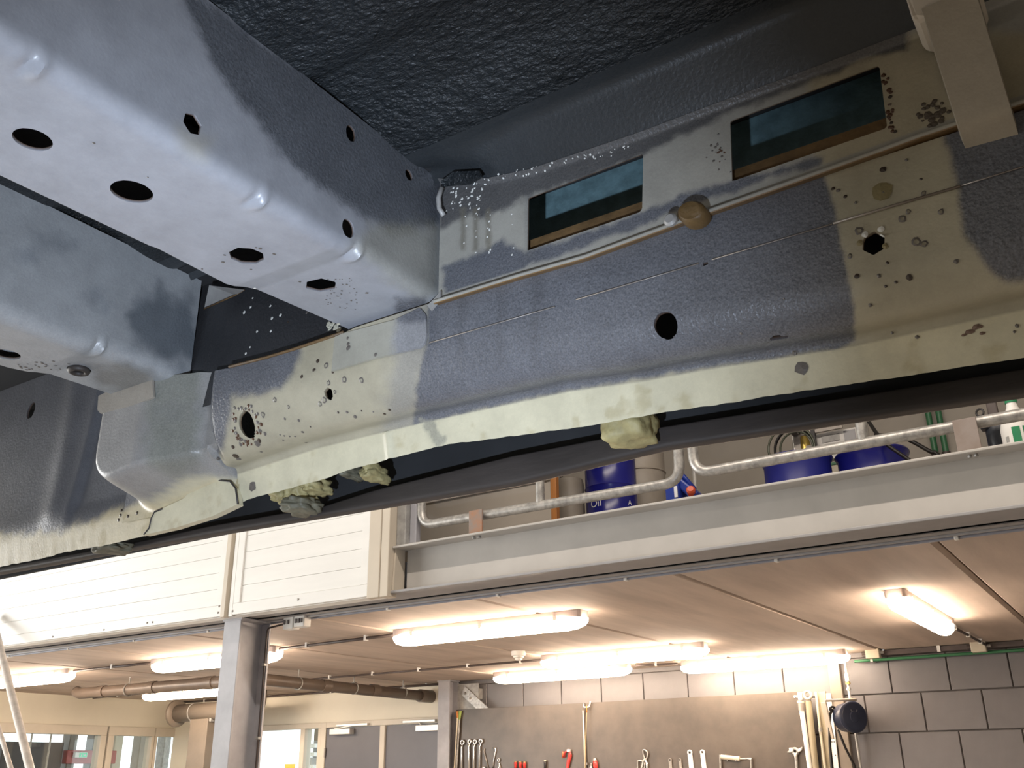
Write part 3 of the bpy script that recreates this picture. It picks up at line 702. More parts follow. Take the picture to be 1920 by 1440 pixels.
def col_inner(P, sg):
    c = np.tile(np.array(BEIGE), (len(P), 1)).astype(float)
    m = patch(P, main_coat, 6, 6, 70)
    c = mixc(c, m, COAT)
    c = mixc(c, patch(P, [(738, 575), (800, 560), (802, 655), (775, 800), (715, 810), (735, 700)], 22, 18, 45) * .55 * (1 - m), (0.22, 0.22, 0.225, .6))
    c = mixc(c, patch(P, left_coat, 8, 5, 60), COAT)
    c = mixc(c, patch(P, right_coat, 9, 8, 50), COAT)
    # narrow darker runs on the coating
    for x0 in (870, 945, 1010): c = mixc(c, patch(P, [(x0 - 9, 470), (x0 + 9, 470), (x0 - 2, 690), (x0 - 16, 690)], 8, 10, 60) * .35, (0.085, 0.085, 0.09, .9))
    fl = (sg < .99) * 1.0
    c = mixc(c, fl * (1 - .25 * m), CREAM)
    n = vnoise(P, 38, 4)
    c = mixc(c, fl * smooth(.18, .5, n) * .55, (0.42, 0.36, 0.20, .1))
    c = mixc(c, patch(P, [(788, 785), (815, 790), (838, 828), (818, 838)], 4, 9, 140) * .8, (0.30, 0.29, 0.23, .4))
    return c
inner.build('inner_sill', col_inner)
# seam overlap: the flap welded over the sill below the first crossmember
def px3(px, py, y): return onY(px, py, y)
fl_pts = [(645, 625), (700, 611), (760, 594), (793, 574), (800, 590), (800, 630), (796, 645), (786, 653), (740, 663), (700, 673), (652, 686), (620, 694), (600, 660)]
fl_b = [px3(a, b, .9975) for a, b in [(628, 632), (645, 625), (740, 600), (788, 577), (799, 590), (800, 630), (796, 645), (786, 653), (740, 663), (700, 673), (652, 687), (622, 696)]]
def col_const(c_, fn=None):
    def f(P, sg):
        c = np.tile(np.array(c_), (len(P), 1)).astype(float)
        return fn(P, c) if fn else c
    return f
def sheet_poly(name, pts, y0, t, colfn, step=.004, parent=veh):
    """thin plate of even thickness cut to an outline in the sill plane, gridded finely enough to carry its paint"""
    q = [(p.x, p.z) for p in pts]; lo = np.min(q, 0); hi = np.max(q, 0)
    gx = np.arange(lo[0] - step, hi[0] + 2 * step, step); gz = np.arange(lo[1] - step, hi[1] + 2 * step, step)
    X, Z = np.meshgrid(gx, gz, indexing='ij'); Pg = np.stack([X, np.full_like(X, y0), Z], -1); s = Sheet(Pg)
    uv = s.v[:, [0, 2]]; cen = uv[s.f].mean(1); k = inpoly(cen, q); rem, keep = s.f[~k], s.f[k]
    bv = np.intersect1d(rem.ravel(), keep.ravel()); _, nr = polydist(uv[bv], q); s.v[np.ix_(bv, [0, 2])] = nr
    E1 = {}
    for f in keep:
        for i in range(4): E1[(f[i], f[(i + 1) % 4])] = 1
    ed = [(a, b) for a, b in E1 if (b, a) not in E1]; ids = sorted({i for e in ed for i in e}); mp = {i: len(s.v) + i2 for i2, i in enumerate(ids)}
    s.v = np.concatenate([s.v, s.v[ids] + np.array((0, t, 0))]); s.seg = np.concatenate([s.seg, np.zeros(len(ids))]); s.rim = np.zeros(len(s.v), bool)
    s.f = np.concatenate([keep, np.array([(a, b, mp[b], mp[a]) for a, b in ed])])
    used = np.unique(s.f); re = np.full(len(s.v), -1); re[used] = np.arange(len(used)); s.v = s.v[used]; s.seg = s.seg[used]; s.rim = s.rim[used]; s.f = re[s.f]
    return s.build(name, colfn, parent)
def colflap(P, c):
    c = mixc(c, patch(P, [(742, 560), (830, 560), (830, 680), (735, 680)], 9, 10, 60), (0.27, 0.27, 0.275, .5))
    c = mixc(c, patch(P, [(742, 560), (830, 560), (830, 600), (742, 606)], 8, 8, 60), COAT)
    return mixc(c, patch(P, left_coat, 8, 5, 60), COAT)
sheet_poly('weld_flap', fl_b, .9965, .004, col_const((0.36, 0.345, 0.285, .08), colflap))
# fine seam bead along the near bay, brown where bare
def bead(name, pts, y, r, material, parent=veh):
    return obj(name, MB().tube([onY(a, b, y) for a, b in pts], r, 6), material, parent, smooth=True)
bead('seam_bead', [(805, 643), (1040, 575)], .9998, .0009, 'dull_steel')
bead('seam_bead', [(1080, 562), (1310, 494)], .9998, .0009, 'dull_steel')
bead('seam_bead', [(1335, 487), (1560, 420)], .9998, .0009, 'dull_steel')
bead('seam_bead', [(1562, 419), (1680, 384), (1800, 349)], .9997, .0015, 'vent_taupe')
bead('seam_bead', [(1802, 348), (1920, 312)], .9998, .0009, 'dull_steel')
bead('lip_edge', [(644, 623), (600, 638), (550, 655), (500, 670), (430, 688)], .999, .0028, 'brown_primer')
# dark coated panel above the lip between the two crossmembers
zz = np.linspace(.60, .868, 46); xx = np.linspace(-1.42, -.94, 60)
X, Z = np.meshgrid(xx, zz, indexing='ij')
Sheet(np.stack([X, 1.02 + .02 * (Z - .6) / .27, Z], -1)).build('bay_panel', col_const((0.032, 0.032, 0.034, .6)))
obj('corner_tab', MB().prism([onY(383, 578, 1.012), onY(440, 553, 1.012), onY(456, 543, .98), onY(392, 535, 1.005)], (0, .002, 0)), 'galvanised_dull', veh)
bead('tab_edge', [(383, 579), (442, 553), (458, 543)], 1.008, .0015, 'brown_primer')

# --- recessed sill and flange of the far bay
xs = np.concatenate([np.arange(-2.9, -2.3, .03), np.arange(-2.3, -1.279, .0048)])
jit = np.array([0.0015 * mnoise.noise(Vector((x * 50, 0, 9))) + 0.003 * mnoise.noise(Vector((x * 11, 4, 0))) for x in xs])
P, sg = loft(xs, [(1.101, ip(xs, zA) + jit), (1.090, .478), (1.104, .56), (1.118, .72), (1.125, np.full(len(xs), .868))], [0, .03, .05, .05, 0], [14, 14, 20, 14], 6)
far = Sheet(P, sg)
v = far.v
zt_f = smooth(.46, .52, v[:, 2])
v[:, 1] -= .006 * np.exp(-((v[:, 0] + 1.86 + .12 * (v[:, 2] - .6)) / .035) ** 2) * zt_f
v[:, 1] += .012 * smooth(-1.80, -1.77, v[:, 0]) * zt_f
far.hole(None, (0, 2), (0, .005, 0), (58, 770, circ(.017, 14, .9, 1.25)))
def col_far(P, sg):
    c = np.tile(np.array(COAT[:3] + (.4,)), (len(P), 1)).astype(float)
    cr = patch(P, [(-200, 1030), (0, 1003), (110, 998), (200, 965), (300, 925), (420, 880), (470, 880), (470, 1100), (-200, 1120)], 9, 12, 40)
    c = mixc(c, cr, (0.60, 0.52, 0.34, .1))
    n = vnoise(P, 30, 4)
    c = mixc(c, cr * smooth(.1, .5, n) * .7, (0.40, 0.32, 0.16, .2))
    return c
far.build('far_sill', col_far)

# --- bulged outrigger that carries the second crossmember
xx = np.arange(-1.60, -1.232, .0042); zz = np.arange(.448, .668, .0042)
X, Z = np.meshgrid(xx, zz, indexing='ij')
qx = np.maximum(-1.564 + .085 - X, 0); ZM = np.interp(X, [-1.56, -1.30], [.458, .492]); qz = np.maximum(ZM + .085 - Z, 0)
sd = np.sqrt(qx ** 2 + qz ** 2) - .085
M_ = smooth(.012, -.03, np.where((qx > 0) | (qz > 0), sd, -.085))
dep = .118 - .038 * smooth(-1.43, -1.31, X)
Yg = 1.092 - dep * M_ + .014 * smooth(-1.325, -1.300, X) * M_
Yg = np.where(X > -1.290, np.maximum(Yg, 1.105 - .082 * smooth(.50, .53, Z)), Yg)
sheet = Sheet(np.stack([X, Yg, Z], -1))
def col_out(P, sg):
    c = np.tile(np.array((0.30, 0.29, 0.275, .35)), (len(P), 1)).astype(float)
    n = vnoise(P, 22, 4)
    c = mixc(c, patch(P, [(285, 680), (375, 680), (372, 880), (330, 900), (275, 870)], 14, 16, 35) * .8, (0.22, 0.225, 0.19, .6))
    c = mixc(c, smooth(.15, .5, n) * .35, (0.20, 0.20, 0.19, .5))
    c = mixc(c, patch(P, [(150, 960), (255, 948), (300, 930), (350, 895), (385, 890), (460, 900), (460, 1010), (150, 1010)], 7, 9, 50), (0.56, 0.51, 0.37, .08))
    m = smooth(1.072, 1.086, P[:, 1]) * (P[:, 0] < -1.33)
    return c * (1 - m[:, None]) + col_far(P, sg) * m[:, None]
sheet.build('outrigger', col_out)
sheet_poly('cap_plate', [px3(a, b, .972) for a, b in ((183, 742), (210, 728), (284, 706), (286, 745), (240, 762), (187, 775), (181, 768))], .9735, .004, col_const((0.33, 0.30, 0.255, .2)))
sheet_poly('flange_patch', [px3(a, b, 1.086) for a, b in ((366, 884), (392, 897), (432, 903), (441, 915), (446, 946), (400, 968), (330, 990), (268, 1004), (282, 985), (286, 965), (302, 955), (345, 935), (365, 915))], 1.0845, .014, col_const(CREAM, lambda P, c: mixc(c, smooth(.15, .5, vnoise(P, 40, 4)) * .5, (0.44, 0.37, 0.22, .1))))
bead('gap_shade_line', [(367, 886), (378, 893), (400, 899), (432, 903), (442, 916), (446, 945)], 1.0855, .0019, 'skirt_black')  # dark tubes drawn as the shaded gap along the plate edge, here and below
bead('gap_shade_line', [(305, 954), (290, 960), (284, 972), (280, 990), (270, 1002)], 1.0848, .0020, 'skirt_black')

# --- panel with the two rectangular windows, its lip and what is behind it
xs = fine(-.776, 0.06, 0.0034, -.777, 1.4); xs = np.unique(np.round(xs, 5))
l_, j_ = ip(xs, zL), ip(xs, zJ)
P, sg = loft(xs, [(1.008, l_ + .003), (.989, l_ - .002), (.987, l_ + .004), (1.0, l_ + .011), (1.0, .73), (1.0, j_), (.992, j_ + .006)], [0, .001, .003, .005, .01, .004, 0], [5, 2, 5, 24, 18, 3], 4)
wp = Sheet(P, sg)
for q in ([(990, 371), (1203, 289), (1206, 291), (1204, 392), (1199, 398), (989, 470)], [(1369, 229), (1372, 225), (1645, 123), (1649, 126), (1663, 236), (1660, 241), (1373, 340)]):
    wp.hole(q, (0, 2), (0, .003, 0))
def col_wp(P, sg):
    c = np.tile(np.array((0.36, 0.345, 0.30, .15)), (len(P), 1)).astype(float)
    c = mixc(c, patch(P, [(1500, 60), (2000, 60), (2000, 330), (1560, 330), (1530, 300)], 12, 10, 40), (0.42, 0.37, 0.26, .15))
    c = mixc(c, patch(P, [(815, 300), (925, 310), (1200, 225), (1560, 90), (1700, 40), (1700, 95), (1640, 108), (1372, 212), (1212, 285), (1205, 292), (985, 372), (930, 398), (900, 410), (880, 400), (825, 430)], 7, 8, 70) * .95, (0.090, 0.088, 0.088, .8))
    c = mixc(c, patch(P, [(985, 474), (1206, 398), (1250, 375), (1340, 345), (1372, 338), (1545, 294), (1540, 308), (1470, 325), (1310, 382), (1100, 462), (1000, 496), (960, 515), (832, 562), (832, 500), (900, 470), (940, 450)], 6, 7, 70), COAT)
    c = mixc(c, patch(P, [(985, 370), (1000, 365), (1000, 480), (985, 490)], 5, 4, 70) * .4, (0.15, 0.15, 0.15, .8))
    for x0 in (868, 892, 916): c = mixc(c, patch(P, [(x0 - 5, 390), (x0 + 5, 390), (x0 + 5, 470), (x0 - 5, 470)], 3, 3, 90) * .7, (0.17, 0.155, 0.12, .3))
    lip = (sg >= 1.4) & (sg <= 3.0)
    c = mixc(c, lip * .8, (0.36, 0.345, 0.30, .1))
    c = mixc(c, (sg < 1.3) * 1.0, BROWN)
    return c
wp.build('window_panel', col_wp)
obj('inner_panel', MB().box(-.95, 1.4, 1.14, 1.146, .66, .868), 'teal_inner', veh)
obj('inner_lip', MB().prism([(-.70, 1.010, .640), (-.70, 1.016, .706), (-.70, 1.019, .706), (-.70, 1.013, .640)], (2.1, 0, 0)), 'brown_primer', veh)
obj('cavity_top', MB().box(-2.9, 1.4, .97, 1.25, .869, .873), 'body_dark', veh)
# oval rubber plug on the lip
pc_ = onY(1296, 397, .972)
pl = MB(); N = 22; ring = []
for k in range(N):
    a = 2 * pi * k / N; ring.append((27 * cos(a) * 1.0, 20 * sin(a)))
out = [onY(1296 + x * cos(.3) + y * sin(.3), 397 - x * sin(.3) + y * cos(.3), .972) for x, y in ring]
inn = [pc_ + (p - pc_) * .8 + Vector((0, -.004, 0)) for p in out]
pl.v = out + inn + [p + Vector((0, .02, 0)) for p in out]
pl.f = [tuple(range(N, 2 * N))] + [(k, (k + 1) % N, N + (k + 1) % N, N + k) for k in range(N)] + [(k, 2 * N + k, 2 * N + (k + 1) % N, (k + 1) % N) for k in range(N)]
obj('plug', pl, 'rubber_plug', veh, smooth=50)
q = onY(1259, 414, .974); obj('plug_stud', MB().lathe([(.009, 0), (.009, .004), (.006, .007)], q, axis=(0, -1, 0), n=14), 'galvanised_dull', veh, smooth=40)
# bent end of the window panel in the corner of the first crossmember
obj('corner_flange', MB().tube([onY(828, 352, .985), onY(822, 372, .985), onY(824, 392, .985), onY(832, 404, .99)], .004, 8), 'galvanised_dull', veh, smooth=True)
obj('corner_patch', MB().prism([onY(826, 340, .975), onY(850, 322, .972), onY(897, 320, .972), (onY(903, 332, .972)), onY(880, 346, .985), onY(830, 350, .985)], (0, .004, .002)), 'floor_coat', veh)
obj('corner_flange', MB().prism([onY(801, 572, .992), onY(812, 562, .992), onY(826, 545, .992), onY(826, 560, .992), onY(808, 582, .992)], (0, .003, 0)), 'galvanised_dull', veh)

# --- leaning stay at the right with the ledge above it
y0, y1 = .925, .992
f4 = [onY(1735, 38, y0), onY(1832, -6, y0), onY(1902, 226, y1 - .012), onY(1802, 254, y1 - .012)]
st = MB()
nz = 30; nxx = 14; Pg = np.zeros((nxx + 8, nz, 3))
for i in range(nxx + 8):
    for j in range(nz):
        t = j / (nz - 1); t2 = t * 1.14 - .10
        a = f4[0].lerp(f4[3], t2); b = f4[1].lerp(f4[2], t2)
        u = (i - 4) / (nxx - 1)
        p = a.lerp(b, min(max(u, 0), 1))
        k = max(0, -u, u - 1) * (nxx - 1) / 4
        p = p + Vector((0, .05 * k, 0)) + Vector(((-.004 if u < 0 else .004) * min(k, .4), 0, 0))
        p.y += .018 * smooth(.88, 1.0, np.array([t]))[0]
        Pg[i, j] = p
Sheet(Pg).build('stay', col_const((0.33, 0.285, 0.215, .12), lambda P, c: mixc(c, smooth(.1, .6, vnoise(P, 14, 4)) * .3, (0.30, 0.25, 0.18, .2))))
ld = [onY(1690, -30, .91), onY(1710, 36, .92), onY(1738, 40, .93), onY(1834, -8, .93), onY(1840, -40, .92)]
obj('ledge', MB().prism([p + Vector((0, 0, 0)) for p in ld], (0, .07, .005)), 'trim_tan', veh, bevel=.006)

# --- outer body side, dark skirt and foam
xs = np.arange(-2.9, 1.42, .02)
zs_ = ip(xs, [(1.4, .38), (-.065, .404), (-.527, .425), (-.781, .415), (-1.064, .421), (-1.467, .431), (-2.194, .440), (-2.9, .445)])
zk = ip(xs, [(1.4, .415), (-.059, .433), (-.525, .455), (-.78, .459), (-1.066, .450), (-1.18, .440), (-1.469, .447), (-1.7, .445), (-2.199, .452), (-2.9, .455)])
P, sg = loft(xs, [(1.245, zk + .004), (1.200, zk), (1.200, zs_), (1.222, zs_ - .002), (1.262, zs_ + .03), (1.275, .62), (1.275, np.full(len(xs), 1.35))], [0, .003, .006, .012, .02, .03, 0], [3, 5, 3, 4, 5, 6], 4)
Sheet(P, sg).build('side_skirt', None, material='skirt_black', panel=False)
obj('outer_panel', MB().box(-2.9, 1.4, 1.243, 1.25, .44, .873), 'body_dark', veh)
def blob(name, c, size, material, seed, n=4, rough=.34):
    bm = bmesh.new(); bmesh.ops.create_icosphere(bm, subdivisions=n, radius=1)
    mb = MB()
    for v in bm.verts:
        d = 1 + rough * mnoise.noise(v.co * 1.7 + Vector((seed * 3.1, seed, 0))) + rough * .5 * mnoise.noise(v.co * 4 + Vector((seed, 0, seed)))
        q = v.co.copy(); m_ = max(abs(q.x), abs(q.y), abs(q.z)); q = q.lerp(q / m_, .7)
        mb.v.append(Vector(c) + Vector((q.x * size[0], q.y * size[1], q.z * size[2])) * d)
    bm.verts.index_update(); mb.f = [tuple(v.index for v in f.verts) for f in bm.faces]; bm.free()
    return obj(name, mb, material, veh, smooth=True)
c_ = onY(1176, 804, 1.15); blob('foam_lump', (c_.x, 1.155, c_.z + .006), (.034, .033, .027), 'foam', 1, rough=.2)
for px, py, sx, sz, m_, sd_ in ((536, 928, .020, .015, 'foam', 2), (560, 924, .019, .022, 'foam', 3), (588, 910, .017, .014, 'foam', 4), (562, 948, .026, .013, 'foam_grey', 5), (655, 884, .010, .010, 'foam_grey', 6), (700, 886, .011, .014, 'foam', 7), (206, 1027, .035, .009, 'foam_grey', 8)):
    c_ = onY(px, py, 1.16); blob('foam_lump', (c_.x, 1.165, c_.z), (sx, .03, sz), m_, sd_)

# --- chips, stone marks and weld spots, too many and too small to pick apart
def hit_all(px, py):
    best = None; d = ray(px, py).normalized()
    for t in PANELS:
        h = t.ray_cast(Vector((0, 0, 0)), d)
        if h[0] is not None and (best is None or h[3] < best[3]): best = h
    return best
CH = MB(); CHC = []
rc = random.Random(11)
def chip(px, py, r, col, ring=False, el=1.0):
    h = hit_all(px, py)
    if h is None: return
    p, n = h[0], h[1].normalized()
    if n.dot(ray(px, py)) > 0: n = -n
    u, v = basis(n); R = r * (p.dot(FW)) / FPX; N = 9; b = len(CH.v); ph = rc.random() * 6
    o = [p + (u * cos(2 * pi * k / N + ph) + v * sin(2 * pi * k / N + ph) * el) * R * (1 + .35 * (rc.random() - .5)) + n * .0004 for k in range(N)]
    if ring:
        i_ = [p + (q - p) * .55 + n * .0007 for q in o]
        CH.v += o + i_; CH.f += [(b + k, b + (k + 1) % N, b + N + (k + 1) % N, b + N + k) for k in range(N)]; CHC.extend([col] * (2 * N))
    else:
        CH.v += o + [p + n * .0012]; CH.f += [(b + k, b + (k + 1) % N, b + N) for k in range(N)]; CHC.extend([col] * (N + 1))
GR = (0.13, 0.115, 0.10, .3); BK = (0.05, 0.035, 0.025, .2); RU = (0.085, 0.04, 0.02, .3); WH = (0.75, 0.75, 0.70, .1); OL = (0.24, 0.20, 0.10, .3)
for px, py, r in ((1653, 359, 19), (1504, 690, 14), (474, 912, 9), (1490, 661, 5)): chip(px, py, r, OL if px > 1600 else GR); chip(px + 3, py + 2, r * .5, GR)
for px, py, r in ((1611, 433, 8), (1692, 410, 8), (1703, 397, 5), (1718, 454, 9), (1733, 457, 7), (1764, 397, 6), (1594, 480, 5), (1732, 362, 5), (616, 718, 5), (608, 750, 6), (600, 757, 5), (628, 735, 4), (678, 713, 6), (646, 712, 6), (515, 750, 5), (541, 763, 4), (493, 778, 6), (440, 765, 4), (612, 686, 6)): chip(px, py, r, GR, True)
for px, py, r in ((1607, 518, 5), (1648, 517, 4), (1705, 520, 6), (1664, 493, 3), (1793, 490, 5), (1661, 537, 3), (1680, 529, 3), (1632, 572, 4), (1720, 632, 4), (1907, 611, 4), (1902, 622, 3), (1673, 624, 3), (1656, 318, 6), (1562, 354, 4), (1572, 357, 4), (1585, 369, 4), (1727, 336, 3), (1605, 380, 3), (1700, 300, 3),
                  (596, 677, 4), (590, 693, 3), (588, 694, 3), (566, 706, 4), (624, 698, 3), (704, 665, 4), (653, 645, 4), (652, 634, 3), (653, 652, 5), (634, 773, 3), (651, 773, 3), (666, 781, 4), (678, 770, 2), (700, 772, 2), (730, 768, 3), (721, 776, 3), (534, 785, 3), (560, 788, 3), (487, 808, 5), (497, 813, 4), (483, 832, 7), (486, 826, 5), (437, 838, 4), (442, 855, 6), (447, 860, 5), (409, 860, 4), (525, 815, 2), (533, 817, 2), (543, 818, 2), (553, 818, 2), (567, 810, 3), (531, 825, 2), (490, 847, 3), (574, 830, 3), (582, 800, 2),
                  (540, 944 - 340, 2), (1390, 625, 3), (1470, 560, 2)): chip(px, py, r, GR if rc.random() < .6 else BK)
for px, py in ((1612, 456), (1660, 462), (1652, 430), (1640, 475), (1622, 440), (1655, 442)): chip(px, py, 6, WH if py < 445 else OL)
for k in range(46):
    a = rc.random() * 2 * pi; d = 1.15 + .5 * rc.random() ** 2; chip(462 + 16 * d * cos(a) * 1.15, 797 + 25 * d * sin(a), 2 + 2.5 * rc.random(), RU if rc.random() < .5 else GR)
for k in range(22):                                           # rust along the second window's right edge
    t = rc.random(); chip(1652 + 18 * t + rc.random() * 12, 130 + 118 * t + rc.random() * 8, 2 + 3 * rc.random(), RU if rc.random() < .6 else BK)
for k in range(20): chip(1350 + rc.gauss(0, 9), 290 + rc.gauss(0, 16), 1.2 + 1.8 * rc.random(), RU if rc.random() < .5 else GR)
for k in range(30): chip(1745 + rc.gauss(0, 17), 212 + rc.gauss(0, 11), 3 + 4 * rc.random(), (0.09, 0.07, 0.05, .3))
for k in range(40): chip(845 + 60 * rc.random(), 352 + 40 * rc.random() ** 1.3, 1 + 2 * rc.random(), WH)
for k in range(24): x = rc.choice((838, 872, 893, 918, 960)); chip(x + rc.gauss(0, 2), 395 + 90 * rc.random(), 1.2 + 1.2 * rc.random(), WH)
for k in range(60): t = rc.random(); chip(860 + 330 * t, 346 - 74 * max(0, t - .15) - rc.random() * 14, .8 + 1.4 * rc.random(), WH)
for k in range(40): chip(610 + 60 * rc.random(), 520 + 60 * rc.random(), 1 + 1.2 * rc.random(), GR)
for px, py in ((487, 475), (488, 466), (471, 505), (421, 478), (418, 491), (480, 464), (514, 476), (379, 504), (562, 528), (688, 549), (277, 332), (176, 268), (620, 527), (650, 533), (575, 587), (641, 545)): chip(px, py, 2 + 1.5 * rc.random(), GR)
for k in range(22): chip(615 + 22 * rc.random(), 605 + 14 * rc.random(), 2.5 + 3 * rc.random(), (0.55, 0.53, 0.42, .2))
for px, py in ((470, 576), (507, 574), (526, 591), (474, 559), (458, 586), (510, 597), (469, 651), (508, 621), (482, 622), (461, 663), (478, 540)): chip(px, py, 2.2 + 1.5 * rc.random(), WH)
for px, py in ((222, 975), (226, 966), (228, 957), (240, 968), (257, 962)): chip(px, py, 3.5, BK)
for k in range(26): chip(30 + 110 * rc.random(), 675 + 30 * rc.random(), 1.8 + 1.8 * rc.random(), GR)
for px, py, r in ((1818, 622, 9), (1832, 613, 10), (1842, 625, 6), (1808, 628, 5)): chip(px, py, r, (0.17, 0.11, 0.08, .2), False, .5)
for k in range(70): chip(1000 + 900 * rc.random(), 0, 0, GR) if False else None
obj('paint_chips', CH, PAINT, veh, colors=CHC, kind='stuff', flipfix=False)

# ------------------------------------------------------------------ lamps under the platform
def make_lamp():
    t = thing('ceiling_lamp', 'lamp', 'lamp', (0, 0, HC), 'tubular lamps under the platform', local=True)
    Lh = 0.735
    # grey base tray
    prof = [(-0.055, 0.0), (-0.055, -0.038), (-0.048, -0.046), (0.048, -0.046), (0.055, -0.038), (0.055, 0.0)]
    mb = MB(); n = len(prof)
    st = [(-Lh + 0.015, 0.82), (-Lh + 0.035, 1.0), (Lh - 0.035, 1.0), (Lh - 0.015, 0.82)]
    vs = [(x, y * s, z) for x, s in st for y, z in prof]
    mb.add(vs, [(i * n + k, i * n + (k + 1) % n, (i + 1) * n + (k + 1) % n, (i + 1) * n + k) for i in range(3) for k in range(n)] + [tuple(range(n)), tuple(3 * n + k for k in range(n))])
    obj('housing', mb, 'lamp_housing', t, bevel=0.003)
    # rounded translucent cover with tapered ends
    mb = MB(); m_ = 12
    st = [(-Lh, 0.35, 0.45), (-Lh + 0.02, 0.62, 0.7), (-Lh + 0.07, 0.88, 0.92), (-Lh + 0.13, 1, 1), (Lh - 0.13, 1, 1), (Lh - 0.07, 0.88, 0.92), (Lh - 0.02, 0.62, 0.7), (Lh, 0.35, 0.45)]
    for x, sy, sz in st:
        for k in range(m_ + 1):
            a = pi * k / m_
            mb.v.append(Vector((x, -0.064 * sy * cos(a), -0.045 - 0.066 * sz * sin(a) ** 0.8)))
    q = m_ + 1
    mb.f += [(i * q + k, i * q + k + 1, (i + 1) * q + k + 1, (i + 1) * q + k) for i in range(len(st) - 1) for k in range(m_)]
    mb.f += [tuple(range(q)), tuple((len(st) - 1) * q + k for k in range(q))] + [(i * q, (i + 1) * q, (i + 1) * q + m_, i * q + m_) for i in range(len(st) - 1)]
    obj('diffuser', mb, 'lamp_glow', t, smooth=50)
    for x in (-0.55, 0.0, 0.55):
        for s in (-1, 1): obj('clip', MB().box(x - 0.012, x + 0.012, s * 0.060 - 0.004, s * 0.060 + 0.004, -0.055, -0.025), 'white_plastic', t)
    return t
lamp0 = make_lamp()
lamp_spots = [((-3.53, 5.09), 0, 'tubular lamp between the smoke detector and the steel beam'),
              ((-6.21, 5.22), 0, 'tubular lamp partly hidden behind the grey steel column'),
              ((-8.78, 5.22), 0, 'tubular lamp behind the tip of the leaning pale pole'),
              ((-8.95, 7.2), 0, 'tubular lamp above the flanged vent pipe in the corner'),
              ((-3.56, 7.02), 0, 'tubular lamp hanging right behind the smoke detector'),
              ((-4.69, 7.98), 0, 'tubular lamp close to the wall above the spanners'),
              ((-2.83, 8.2), 0, 'tubular lamp close to the wall beside the hose reel'),
              ((-1.12, 6.2), pi / 2, 'tubular lamp turned across the planks, away from the others')]
for i, ((x, y), a, lab) in enumerate(lamp_spots):
    o = lamp0 if i == 0 else copy_tree(lamp0)
    o.location = Vector((x, y, HC)) + EYE; o.rotation_euler.z = a; o['label'] = lab

def conduit(label, pts, r=0.011, step=0.55, material='conduit_dark', clipmat='white_plastic', name='conduit'):
    t = thing(name, label, 'conduit', pts[0])
    obj('tube', MB().tube(bend(pts, 0.06), r, 8), material, t, smooth=True)
    for a, b in zip(pts, pts[1:]):
        a, b = Vector(a), Vector(b); L = (b - a).length; k = int(L / step)
        for i in range(k):
            p = a + (b - a) * ((i + 0.5) / max(k, 1))
            d = (b - a).normalized(); s = d.cross(Vector((0, 0, 1)))
            obj('clip', MB().bar(p - Vector((0, 0, r + 0.004)), p + Vector((0, 0, HC - p.z)), 0.018, 2 * r + 0.008, u=d), clipmat, t)
    return t
conduit('dark conduit joining the lamp by the smoke detector to the lamp behind the column', [(-5.47, 5.2, 0.868), (-4.27, 5.12, 0.868)])
conduit('dark conduit joining the lamp behind the column to the lamp by the pale pole', [(-8.04, 5.22, 0.868), (-6.95, 5.22, 0.868)])
conduit('thin conduit running over the brown pipe towards the lamp behind the detector', [(-8.2, 7.17, 0.868), (-4.28, 7.10, 0.868)], 0.009)
conduit('thin conduit from the left wall to the lamp above the vent pipe', [(-10.7, 7.25, 0.868), (-9.69, 7.2, 0.868)], 0.009)
conduit('thin conduit linking the two lamps close to the wall', [(-3.95, 8.05, 0.868), (-3.58, 8.15, 0.868)], 0.009, 0.2)
conduit('thin dark conduit along the top of the cream wall', [(-10.7, 8.46, 0.87), (-6.4, 8.46, 0.87)], 0.012, 0.9)
conduit('short conduit from the crosswise lamp to a box on the block wall', [(-1.12, 6.96, 0.868), (-1.10, 8.40, 0.868)], 0.010, 0.4)

# green pipe and dark trunking along the top of the block wall
t = thing('green_pipe', 'thin green pipe along the top of the grey block wall', 'pipe', (-2.05, 8.44, 0.80))
obj('tube', MB().cyl((-2.12, 8.44, 0.815), (4.5, 8.44, 0.815), 0.0125, 10), 'pipe_green', t, smooth=40)
for x in (-1.98, -0.75, 0.5, 1.7): obj('clip', MB().box(x - 0.01, x + 0.01, 8.425, 8.53, 0.80, 0.832), 'galvanised_dull', t)
t = thing('cable_tray', 'dark cable trunking under the planks along the block wall', 'cable tray', (-1.9, 8.47, 0.84))
obj('tray', MB().box(-2.05, 4.5, 8.42, 8.52, 0.845, 0.884), 'conduit_dark', t)
for x in (-1.45, -0.82, -0.35, 0.1, 0.6): obj('clip', MB().box(x - 0.012, x + 0.012, 8.412, 8.44, 0.842, HC), 'white_plastic', t)
for px, lab in ((1637, 'pale junction box at the top of the block wall by the last lamp'), (1835, 'pale junction box at the end of the crosswise lamp conduit')):
    p = onY(px, 1224 if px < 1700 else 1212, 8.40)
    jb2 = thing('junction_box', lab, 'box', (p.x, 8.4, p.z - 0.04))
    obj('body', MB().box(p.x - 0.055, p.x + 0.055, 8.36, 8.43, p.z - 0.045, p.z + 0.045), 'tube_cream', jb2, bevel=0.006)
    obj('gland', MB().cyl((p.x + 0.05, 8.395, p.z), (p.x + 0.085, 8.395, p.z), 0.013, 10), 'galvanised_dull', jb2)
    obj('gland', MB().cyl((p.x - 0.05, 8.395, p.z), (p.x - 0.085, 8.395, p.z), 0.013, 10), 'conduit_dark', jb2)

